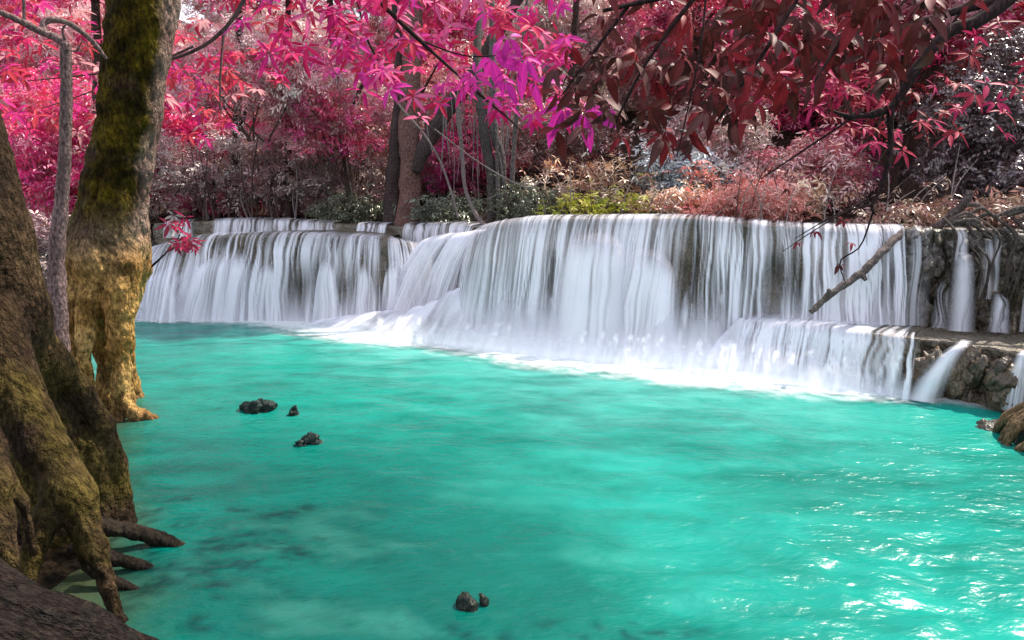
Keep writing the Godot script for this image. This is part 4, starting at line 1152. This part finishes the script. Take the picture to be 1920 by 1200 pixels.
func forest() -> void:
	var brown := Color(0.17, 0.105, 0.09)
	var grey_ := Color(0.22, 0.18, 0.17)
	# the double brown trunk behind the upper cascade
	var t := thing("forest_tree", "double brown trunk with a slanting fork just behind the upper cascade", "tree", V(-2.5, 2, -15.3))
	trunk_of(t, [V(-2.50, 1.87, -16.15), V(-2.50, 2.40, -16.15), V(-2.44, 3.46, -16.15), V(-2.44, 4.52, -16.15), V(-2.33, 6.22, -16.15), V(-2.12, 9.40, -16.15)], [0.36, 0.27, 0.25, 0.25, 0.22, 0.15], Color(0.36, 0.19, 0.16))
	trunk_of(t, [V(-2.95, 1.87, -16.35), V(-2.88, 3.04, -16.35), V(-2.78, 4.10, -16.35), V(-2.65, 5.69, -16.45), V(-2.76, 8.87, -16.45)], [0.26, 0.2, 0.17, 0.16, 0.1], Color(0.13, 0.085, 0.08))
	trunk_of(t, [V(-2.33, 3.25, -16.05), V(-2.07, 3.83, -16.05), V(-1.38, 4.84, -15.95), V(-0.74, 5.63, -15.75), V(0.32, 7.28, -15.55)], [0.16, 0.19, 0.18, 0.16, 0.1], Color(0.15, 0.10, 0.095), "limb")
	crown(t, "crown", L.sprig[0], M.leaf_far, [[V(-1.5, 10.2, -18.0), V(2.6, 1.3, 2.0), 500]], [Color(0.5, 0.04, 0.16), Color(0.42, 0.06, 0.1)], 1.6, 1.0, 911)
	# the bundle of grey stems
	t = thing("forest_tree", "bundle of slim grey stems with hanging roots left of the yellow-green bush", "tree", V(-0.3, 2.1, -14))
	for s in [[[V(-0.39, 2.0, -14), V(-0.44, 3.16, -14), V(-0.6, 4.13, -14), V(-0.7, 6.0, -14.6), V(-0.2, 9.0, -16.8)], [0.13, 0.11, 0.1, 0.09, 0.06]], [[V(-0.17, 2.0, -14), V(-0.22, 3.38, -14), V(-0.38, 4.13, -14), V(-0.4, 6.5, -14.1)], [0.11, 0.09, 0.085, 0.06]], [[V(-0.02, 2.0, -13.9), V(0.0, 3.0, -13.85), V(0.08, 4.1, -13.8), V(0.3, 6.5, -13.8)], [0.07, 0.055, 0.05, 0.03]], [[V(-0.28, 2.0, -13.8), V(-0.3, 3.0, -13.85), V(-0.33, 4.1, -13.85)], [0.05, 0.04, 0.03]], [[V(-0.1, 2.0, -13.75), V(-0.14, 2.7, -13.8), V(-0.27, 3.5, -13.85)], [0.04, 0.03, 0.02]]]:
		trunk_of(t, s[0], s[1], grey_ if s[1][0] < 0.12 else Color(0.15, 0.12, 0.11), "stem", 10)
	crown(t, "crown", L.sprig[1], M.leaf_far, [[V(0.2, 9.6, -17.0), V(1.8, 1.0, 1.6), 350]], [Color(0.55, 0.04, 0.2), Color(0.45, 0.05, 0.12)], 1.5, 1.0, 912)
	# other trunks in the wood
	var more := [[-8.2, -19.5, 0.13, 0.5, "thin dark tree standing far left behind the upper cascades"], [-6.3, -18.6, 0.10, 0.3, "thin leaning dark stem behind the long upper cascade"], [-4.4, -17.8, 0.12, -0.2, "slim brown crooked tree left of the double brown trunk"], [-3.3, -19.5, 0.10, 0.2, "slim dark stem just left of the double brown trunk"], [1.4, -18.5, 0.12, 0.3, "dark slim tree in shade behind the yellow-green bush"], [5.0, -17.5, 0.14, -0.4, "dark tree behind the coral bush"], [7.5, -13.2, 0.085, 0.05, "dark trunk at the left end of the dark glossy shrub"], [9.5, -16.0, 0.16, 0.2, "dark trunk far right behind the glossy shrub"], [-11.5, -18.5, 0.16, 0.4, "dark tree hidden behind the left trunks"]]
	var sd := 920
	for m in more:
		var y := on_hill(m[0], m[1])
		t = thing("forest_tree", m[4], "tree", V(m[0], y, m[1]), "trees of the forest behind the falls")
		var h := 7.5 if m[0] < 3.0 else 4.6
		trunk_of(t, [V(m[0], y - 0.2, m[1]), V(m[0] + 0.1, y + 1.0, m[1]), V(m[0] + m[3] * 0.6, y + 2.6, m[1]), V(m[0] + m[3], y + 4.6, m[1]), V(m[0] + m[3] * 1.5, y + h, m[1])], [m[2] * 1.4, m[2], m[2] * 0.9, m[2] * 0.75, m[2] * 0.4], brown * 0.7)
		trunk_of(t, [V(m[0] + m[3] * 0.5, y + 2.3, m[1]), V(m[0] + m[3] * 0.5 + 0.5, y + 3.2, m[1] + 0.2), V(m[0] + m[3] * 0.5 + 1.2, y + 4.3, m[1] + 0.4)], [m[2] * 0.6, m[2] * 0.45, m[2] * 0.2], brown * 0.7, "limb", 9)
		crown(t, "crown", L.sprig[sd % 3], M.leaf_far, [[V(m[0] + m[3] * 1.5, y + h - 0.3, m[1]), V(2.0, 1.5, 1.8), 380]], [Color(0.48, 0.05, 0.15), Color(0.5, 0.3, 0.32), Color(0.4, 0.06, 0.1)], 1.6, 1.0, sd)
		sd += 1
	# shrubs: [label, mesh kind, material, blobs, palette, size, tilt]
	var pale := [Color(0.75, 0.6, 0.56), Color(0.58, 0.4, 0.37), Color(0.7, 0.28, 0.29), Color(0.85, 0.76, 0.72)]
	var rose := [Color(0.68, 0.26, 0.27), Color(0.78, 0.55, 0.53), Color(0.8, 0.08, 0.15), Color(0.6, 0.4, 0.38)]
	var hot := [Color(0.9, 0.05, 0.28), Color(0.85, 0.06, 0.16), Color(0.86, 0.5, 0.52), Color(0.92, 0.07, 0.4)]
	var wine := [Color(0.46, 0.2, 0.18), Color(0.56, 0.09, 0.1), Color(0.58, 0.45, 0.41), Color(0.46, 0.33, 0.3)]
	var ash := [Color(0.52, 0.4, 0.38), Color(0.32, 0.22, 0.2), Color(0.74, 0.62, 0.58), Color(0.42, 0.19, 0.19)]
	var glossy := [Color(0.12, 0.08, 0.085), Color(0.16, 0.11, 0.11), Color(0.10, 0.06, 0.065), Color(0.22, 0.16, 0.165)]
	var yel := [Color(0.52, 0.55, 0.05), Color(0.62, 0.58, 0.07), Color(0.36, 0.42, 0.06), Color(0.7, 0.62, 0.16)]
	var rust := [Color(0.62, 0.34, 0.17), Color(0.7, 0.48, 0.32), Color(0.6, 0.26, 0.17), Color(0.72, 0.6, 0.5)]
	var coral := [Color(0.8, 0.62, 0.54), Color(0.9, 0.28, 0.24), Color(0.82, 0.2, 0.18), Color(0.9, 0.45, 0.37), Color(0.84, 0.35, 0.29)]
	var frost := [Color(0.5, 0.55, 0.58), Color(0.36, 0.39, 0.42), Color(0.66, 0.68, 0.7), Color(0.26, 0.28, 0.28)]
	var litter := [Color(0.34, 0.22, 0.16), Color(0.26, 0.15, 0.11), Color(0.44, 0.32, 0.24), Color(0.4, 0.14, 0.12)]
	var dkg := [Color(0.07, 0.09, 0.05), Color(0.10, 0.12, 0.07), Color(0.14, 0.15, 0.11), Color(0.16, 0.16, 0.10)]
	var crims := [Color(0.75, 0.045, 0.1), Color(0.6, 0.045, 0.06), Color(0.86, 0.05, 0.22), Color(0.45, 0.05, 0.06)]
	var list := [
		["bright yellow-green bush on the crest above the central waterfall", L.star[2], M.leaf, [[V(1.7, 2.38, -12.6), V(1.1, 0.3, 0.4), 380]], yel, 0.7, 0.9],
		["rusty orange and cream bush above the yellow-green bush", L.star[0], M.leaf_far, [[V(1.9, 2.95, -14.0), V(1.5, 0.55, 0.6), 520], [V(5.4, 2.5, -12.2), V(0.9, 0.3, 0.4), 260]], rust, 0.8, 1.2],
		["dull green fern bush between the grey stems and the yellow-green bush", L.fine[0], M.leaf_far, [[V(0.4, 2.45, -13.6), V(0.8, 0.35, 0.5), 420]], dkg, 1.3, 1.2],
		["frosty blue-grey leafy bush right of the yellow-green bush", L.sprig[0], M.leaf_far, [[V(3.4, 3.1, -13.8), V(0.9, 0.6, 0.7), 420]], frost, 0.95, 1.2],
		["feathery coral pink bush on the crest above the right strands", L.fine[0], M.leaf_far, [[V(4.35, 2.5, -11.9), V(0.75, 0.35, 0.5), 900], [V(3.5, 2.35, -12.1), V(0.5, 0.22, 0.4), 300]], coral, 1.25, 1.3],
		["small red-leaved bush rising left of the coral bush", L.star[1], M.leaf, [[V(3.75, 2.95, -12.9), V(0.4, 0.35, 0.35), 90]], coral, 0.7, 1.0],
		["cream and brown bush between the red-leaved bush and the crest", L.sprig[2], M.leaf_far, [[V(3.1, 2.45, -12.5), V(0.9, 0.3, 0.4), 330]], rust, 0.8, 1.2],
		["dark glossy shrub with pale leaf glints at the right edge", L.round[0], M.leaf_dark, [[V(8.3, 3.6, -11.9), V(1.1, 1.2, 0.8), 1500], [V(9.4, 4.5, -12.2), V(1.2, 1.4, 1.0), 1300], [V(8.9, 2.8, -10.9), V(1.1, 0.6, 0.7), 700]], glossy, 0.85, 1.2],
		["low brown leafy bank on top of the mossy wall", L.sprig[1], M.leaf_far, [[V(6.6, 2.25, -10.3), V(1.4, 0.16, 0.6), 700], [V(8.2, 2.35, -9.6), V(1.2, 0.25, 0.7), 500]], litter, 0.7, 1.2],
		["pale rose bush behind the coral bush, below the crimson limb", L.sprig[0], M.leaf_far, [[V(5.8, 3.0, -13.4), V(1.3, 0.8, 0.8), 1000]], rose, 0.85, 1.2],
		["bright pink bush glowing through beside the dark right trunk", L.sprig[1], M.leaf, [[V(7.2, 3.4, -15.0), V(0.9, 0.9, 0.7), 600]], hot, 0.85, 1.0],
		["grey-white bush behind the frosty bush", L.sprig[2], M.leaf_far, [[V(4.6, 4.0, -16.0), V(1.5, 0.9, 1.0), 1100]], pale, 1.0, 1.2],
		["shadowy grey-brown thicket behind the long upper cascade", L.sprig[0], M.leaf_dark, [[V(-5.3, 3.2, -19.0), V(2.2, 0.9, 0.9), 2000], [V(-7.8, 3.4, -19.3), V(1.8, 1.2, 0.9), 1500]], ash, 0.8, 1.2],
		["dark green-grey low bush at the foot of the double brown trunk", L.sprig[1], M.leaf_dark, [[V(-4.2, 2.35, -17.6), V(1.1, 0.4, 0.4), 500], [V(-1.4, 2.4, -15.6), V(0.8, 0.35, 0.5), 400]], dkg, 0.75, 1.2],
		["grey thicket behind the far left upper cascade", L.sprig[2], M.leaf_far, [[V(-10.3, 3.3, -18.8), V(1.8, 1.3, 0.9), 1500]], ash, 0.8, 1.2],
		["clump of long whitish blades behind the sapling", L.tuft[0], M.leaf_far, [[V(-6.6, 1.9, -9.2), V(1.0, 0.6, 0.6), 120]], [Color(0.5, 0.45, 0.45), Color(0.36, 0.28, 0.28), Color(0.5, 0.2, 0.25)], 1.0, 0.9],
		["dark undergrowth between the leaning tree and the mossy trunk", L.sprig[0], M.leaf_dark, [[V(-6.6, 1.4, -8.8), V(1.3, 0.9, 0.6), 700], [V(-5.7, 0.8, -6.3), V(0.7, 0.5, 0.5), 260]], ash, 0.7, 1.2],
		["fine pale pink and white foliage hanging right of the mossy trunk, high up", L.sprig[1], M.leaf_far, [[V(-6.2, 5.6, -16.5), V(2.4, 1.1, 0.9), 2400]], pale + rose + hot, 0.8, 1.2],
		["pink and cream foliage in front of the wine-brown thicket, left of the magenta leaves", L.sprig[2], M.leaf_far, [[V(-4.6, 4.6, -17.2), V(1.7, 0.9, 0.7), 1300]], rose + hot, 0.8, 1.2],
		["crimson backlit foliage over the right strands, behind the crooked limb", L.star[2], M.leaf, [[V(7.4, 6.2, -15.2), V(3.0, 1.2, 0.9), 800], [V(11.0, 6.8, -15.0), V(2.4, 1.3, 0.9), 520], [V(5.0, 7.0, -15.6), V(2.0, 0.9, 0.9), 360]], crims, 1.15, 0.9],
		["brick red leaves drooping beside the dark right trunk, above the glossy shrub", L.star[3], M.leaf, [[V(7.2, 4.6, -13.4), V(1.2, 0.6, 0.6), 190]], crims, 0.95, 0.9],
		["pink-lit thicket seen between the double trunk and the grey stems", L.sprig[1], M.leaf, [[V(-1.3, 4.0, -19.5), V(1.6, 1.3, 0.8), 1300]], hot, 0.85, 1.0],
		["wine-brown thicket in the middle of the forest, left of the double trunk", L.sprig[2], M.leaf_far, [[V(-5.0, 5.0, -19.5), V(2.3, 1.2, 1.0), 2200]], wine, 0.85, 1.2],
		["dim brown thicket behind the grey stems", L.sprig[0], M.leaf_far, [[V(1.2, 4.2, -17.5), V(1.7, 1.2, 0.8), 1300]], wine, 0.85, 1.2]]
	sd = 1000
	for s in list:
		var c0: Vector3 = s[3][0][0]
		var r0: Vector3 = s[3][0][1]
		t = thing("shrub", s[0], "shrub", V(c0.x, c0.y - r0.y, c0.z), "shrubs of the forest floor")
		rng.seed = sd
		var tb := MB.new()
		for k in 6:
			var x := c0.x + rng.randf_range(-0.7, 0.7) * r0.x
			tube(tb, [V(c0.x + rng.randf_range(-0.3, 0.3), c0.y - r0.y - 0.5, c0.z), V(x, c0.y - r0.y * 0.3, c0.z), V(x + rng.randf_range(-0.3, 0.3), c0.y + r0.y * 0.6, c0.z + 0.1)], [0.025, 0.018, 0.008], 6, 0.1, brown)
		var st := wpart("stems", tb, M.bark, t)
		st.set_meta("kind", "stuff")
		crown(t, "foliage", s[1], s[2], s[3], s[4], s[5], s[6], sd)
		sd += 1
	# taller leafy trees climbing the slope: [x, z, height of crown centre over the slope, radii, label, palette]
	var tall := [
		[-14.0, -21.0, 2.5, V(3.0, 2.0, 1.5), "rose-red leafy tree at the far left edge of the slope", hot],
		[-10.5, -22.0, 2.8, V(2.6, 1.8, 1.4), "pink leafy tree on the slope left of the mossy trunk", hot],
		[-7.4, -21.5, 2.6, V(2.2, 1.7, 1.3), "pale pink tree on the slope just right of the mossy trunk", rose],
		[-4.4, -22.5, 2.6, V(2.2, 1.6, 1.3), "grey-white leafy tree upslope left of the double trunk", pale],
		[-1.6, -23.0, 2.2, V(2.2, 1.8, 1.3), "rose tree upslope behind the double trunk", rose],
		[1.6, -22.0, 2.4, V(2.2, 1.9, 1.3), "ashen tree upslope behind the grey stems", pale],
		[4.6, -21.0, 2.4, V(2.2, 1.8, 1.3), "pale rose tree upslope above the coral bush", rose],
		[7.6, -19.5, 2.5, V(2.2, 1.9, 1.3), "hot pink tree upslope below the crimson limb", hot],
		[11.0, -18.5, 2.5, V(2.6, 2.0, 1.5), "wine-red tree upslope above the glossy shrub", wine],
		[14.5, -17.0, 2.5, V(2.8, 2.2, 1.5), "dull grey tree at the far right edge of the slope", ash],
		[-9.0, -28.0, 3.0, V(3.4, 2.2, 1.6), "white-pink tree high on the slope at left", pale],
		[-3.0, -29.0, 3.0, V(3.4, 2.2, 1.6), "bright pink tree high on the slope at centre left", hot],
		[3.2, -28.0, 3.0, V(3.4, 2.2, 1.6), "magenta tree high on the slope at centre right", hot],
		[9.5, -26.5, 3.0, V(3.4, 2.2, 1.6), "pink-grey tree high on the slope at right", rose],
		[-16.0, -28.0, 3.0, V(3.8, 2.6, 1.8), "grey tree high on the slope at the far left", rose],
		[-13.0, -36.0, 3.0, V(4.2, 3.0, 1.8), "pale tree on the ridge at far left", pale],
		[-6.0, -37.0, 3.0, V(4.2, 3.0, 1.8), "rose tree on the ridge left of centre", rose],
		[1.0, -37.0, 3.0, V(4.2, 3.0, 1.8), "pale tree on the ridge at the centre", pale],
		[8.0, -36.0, 3.0, V(4.2, 3.0, 1.8), "pink tree on the ridge right of centre", hot],
		[16.0, -35.0, 3.0, V(4.2, 3.0, 1.8), "rose tree on the ridge at far right", rose],
		[-22.0, -34.0, 3.0, V(4.5, 3.0, 1.8), "pink tree on the ridge beyond the left edge", hot],
		[16.0, -25.0, 3.0, V(3.8, 2.6, 1.8), "red-brown tree high on the slope at the far right", wine]]
	sd = 1100
	for s in tall:
		var y := on_hill(s[0], s[1])
		t = thing("slope_tree", s[4], "tree", V(s[0], y, s[1]), "trees on the slope")
		trunk_of(t, [V(s[0], y - 0.3, s[1]), V(s[0] + 0.15, y + s[2] * 0.5, s[1]), V(s[0] - 0.1, y + s[2], s[1])], [0.2, 0.15, 0.08], brown)
		var r: Vector3 = s[3]
		var cnt := int(r.x * r.y * 420)
		crown(t, "crown", L.sprig[sd % 3], M.leaf_far, [[V(s[0], y + s[2], s[1] + 0.3), r, cnt], [V(s[0] + r.x * 0.3, y + s[2] * 0.4, s[1] + 0.6), V(r.x * 0.9, r.y * 0.7, r.z), cnt / 2]], s[5], 1.15, 1.2, sd)
		sd += 1
	# vines hanging in the wood
	var vines := [[[V(-3.1, 6.25, -13.4), V(-2.35, 4.6, -13.4), V(-1.75, 3.85, -13.4), V(-1.38, 3.2, -13.4), V(-1.08, 2.2, -13.4)], 0.022, "long pale vine curving down from the magenta leaves to the upper cascade"], [[V(-1.2, 3.6, -10.5), V(-0.5, 3.1, -10.8), V(0.2, 2.75, -11.2), V(0.5, 2.85, -11.4)], 0.012, "thin pale vine stretched in front of the grey stems"], [[V(-1.1, 4.6, -13.6), V(-1.0, 3.4, -13.6), V(-0.95, 2.8, -13.6), V(-0.75, 2.3, -13.5), V(-0.55, 2.05, -13.4)], 0.045, "bent grey root-like vine right of the double trunk"]]
	for v in vines:
		var vb := MB.new()
		tube(vb, v[0], [v[1], v[1] * 0.9, v[1]], 8, 0.15, Color(0.34, 0.26, 0.25), 0.06, 5.0)
		t = thing("vine", v[2], "vine", v[0][v[0].size() - 1])
		wpart("stem", vb, M.twig, t)
	var hang := thing("hanging_roots", "fringe of pale aerial roots hanging between the double trunk and the grey stems", "roots", V(-1.0, 3.2, -14.6))
	rng.seed = 333
	for k in 34:
		var x := rng.randf_range(-1.9, 0.2)
		var y0 := rng.randf_range(4.3, 5.2)
		var ln := rng.randf_range(0.7, 2.1)
		var z := rng.randf_range(-15.0, -14.2)
		var vb := MB.new()
		tube(vb, [V(x, y0, z), V(x + rng.randf_range(-0.05, 0.05), y0 - ln * 0.5, z), V(x + rng.randf_range(-0.1, 0.1), y0 - ln, z)], [0.012, 0.011, 0.006], 5, 0.1, Color(0.36, 0.29, 0.28), 0.1)
		wpart("root", vb, M.twig, hang)
	var th := thing("stem_thicket", "tangle of thin pale arching stems along the crest above the central and right falls", "thicket", V(3.0, 2.2, -12.0))
	rng.seed = 777
	for k in 60:
		var x := rng.randf_range(0.4, 7.4)
		var z := -12.3 + 0.42 * (x - 1.0) * 0.9 - rng.randf_range(0.0, 1.3)
		var h := rng.randf_range(0.3, 1.3)
		var lean := rng.randf_range(-0.5, 0.5)
		var vb := MB.new()
		tube(vb, [V(x, 2.1, z), V(x + lean * 0.3, 2.1 + h * 0.6, z + 0.05), V(x + lean, 2.1 + h, z + rng.randf_range(0.0, 0.3))], [0.013, 0.01, 0.004], 5, 0.1, Color(0.55, 0.44, 0.40) if k % 3 else Color(0.2, 0.12, 0.11), 0.1)
		wpart("stem", vb, M.twig, th)
	# thin stems standing in the shade behind the upper cascades
	th = thing("stem_thicket", "thicket of thin bare stems in shade behind the long upper cascade", "thicket", V(-5.5, 2.0, -18.2))
	for k in 40:
		var x := rng.randf_range(-9.5, -3.0)
		var z := -17.6 - 0.12 * (-x - 3.0) + rng.randf_range(-1.0, 0.1)
		var h := rng.randf_range(0.9, 2.4)
		var vb := MB.new()
		tube(vb, [V(x, 1.95, z), V(x + rng.randf_range(-0.2, 0.2), 2.0 + h * 0.5, z), V(x + rng.randf_range(-0.4, 0.4), 2.0 + h, z)], [0.03, 0.022, 0.01], 6, 0.15, Color(0.16, 0.10, 0.09) if k % 3 else Color(0.4, 0.33, 0.32), 0.1)
		wpart("stem", vb, M.twig, th)

# ---------------------------------------------------------------- scene
func _ready() -> void:
	var cam := Camera3D.new()
	cam.name = "camera"
	cam.fov = 52.0
	cam.near = 0.05
	cam.far = 1500.0
	cam.position = Vector3(0, 2.4, 0)
	cam.rotation_degrees = Vector3(-9.7, 0, 0)
	add_child(cam)
	cam.current = true
	var sky := ProceduralSkyMaterial.new()
	sky.sky_top_color = Color(0.80, 0.85, 0.93)
	sky.sky_horizon_color = Color(0.96, 0.96, 0.97)
	sky.sky_curve = 0.2
	sky.ground_bottom_color = Color(0.2, 0.2, 0.2)
	sky.ground_horizon_color = Color(0.5, 0.5, 0.5)
	sky.sky_energy_multiplier = 1.0
	var env := Environment.new()
	env.background_mode = Environment.BG_SKY
	env.sky = Sky.new()
	env.sky.sky_material = sky
	env.tonemap_mode = Environment.TONE_MAPPER_LINEAR
	env.tonemap_exposure = 2.1
	env.sdfgi_enabled = true
	env.ssao_enabled = true
	env.ssil_enabled = true
	var we := WorldEnvironment.new()
	we.name = "world_environment"
	we.environment = env
	add_child(we)
	var sun := DirectionalLight3D.new()
	sun.name = "sun"
	sun.light_energy = 1.35
	sun.light_color = Color(1.0, 0.96, 0.9)
	sun.light_angular_distance = 0.8
	sun.shadow_enabled = true
	var el := deg_to_rad(55.0)
	var az := deg_to_rad(58.0)
	var to := Vector3(sin(az) * cos(el), sin(el), -cos(az) * cos(el))
	add_child(sun)
	sun.look_at_from_position(to * 50.0, Vector3.ZERO, Vector3.UP)
	nz.noise_type = FastNoiseLite.TYPE_SIMPLEX_SMOOTH
	nz.frequency = 1.0
	nz.fractal_type = FastNoiseLite.FRACTAL_NONE
	nz.seed = 7
	fb.noise_type = FastNoiseLite.TYPE_SIMPLEX_SMOOTH
	fb.frequency = 1.0
	fb.fractal_octaves = 4
	fb.seed = 13
	rg.noise_type = FastNoiseLite.TYPE_SIMPLEX
	rg.frequency = 1.0
	rg.fractal_type = FastNoiseLite.FRACTAL_RIDGED
	rg.fractal_octaves = 3
	rg.seed = 19
	var t0 := Time.get_ticks_msec()
	materials()
	leaf_meshes()
	ground()
	hillside()
	pool()
	falls()
	foam()
	print("falls ", Time.get_ticks_msec() - t0)
	big_trees()
	print("big ", Time.get_ticks_msec() - t0)
	forest()
	small_things()
	overhang()
	print("all ", Time.get_ticks_msec() - t0)
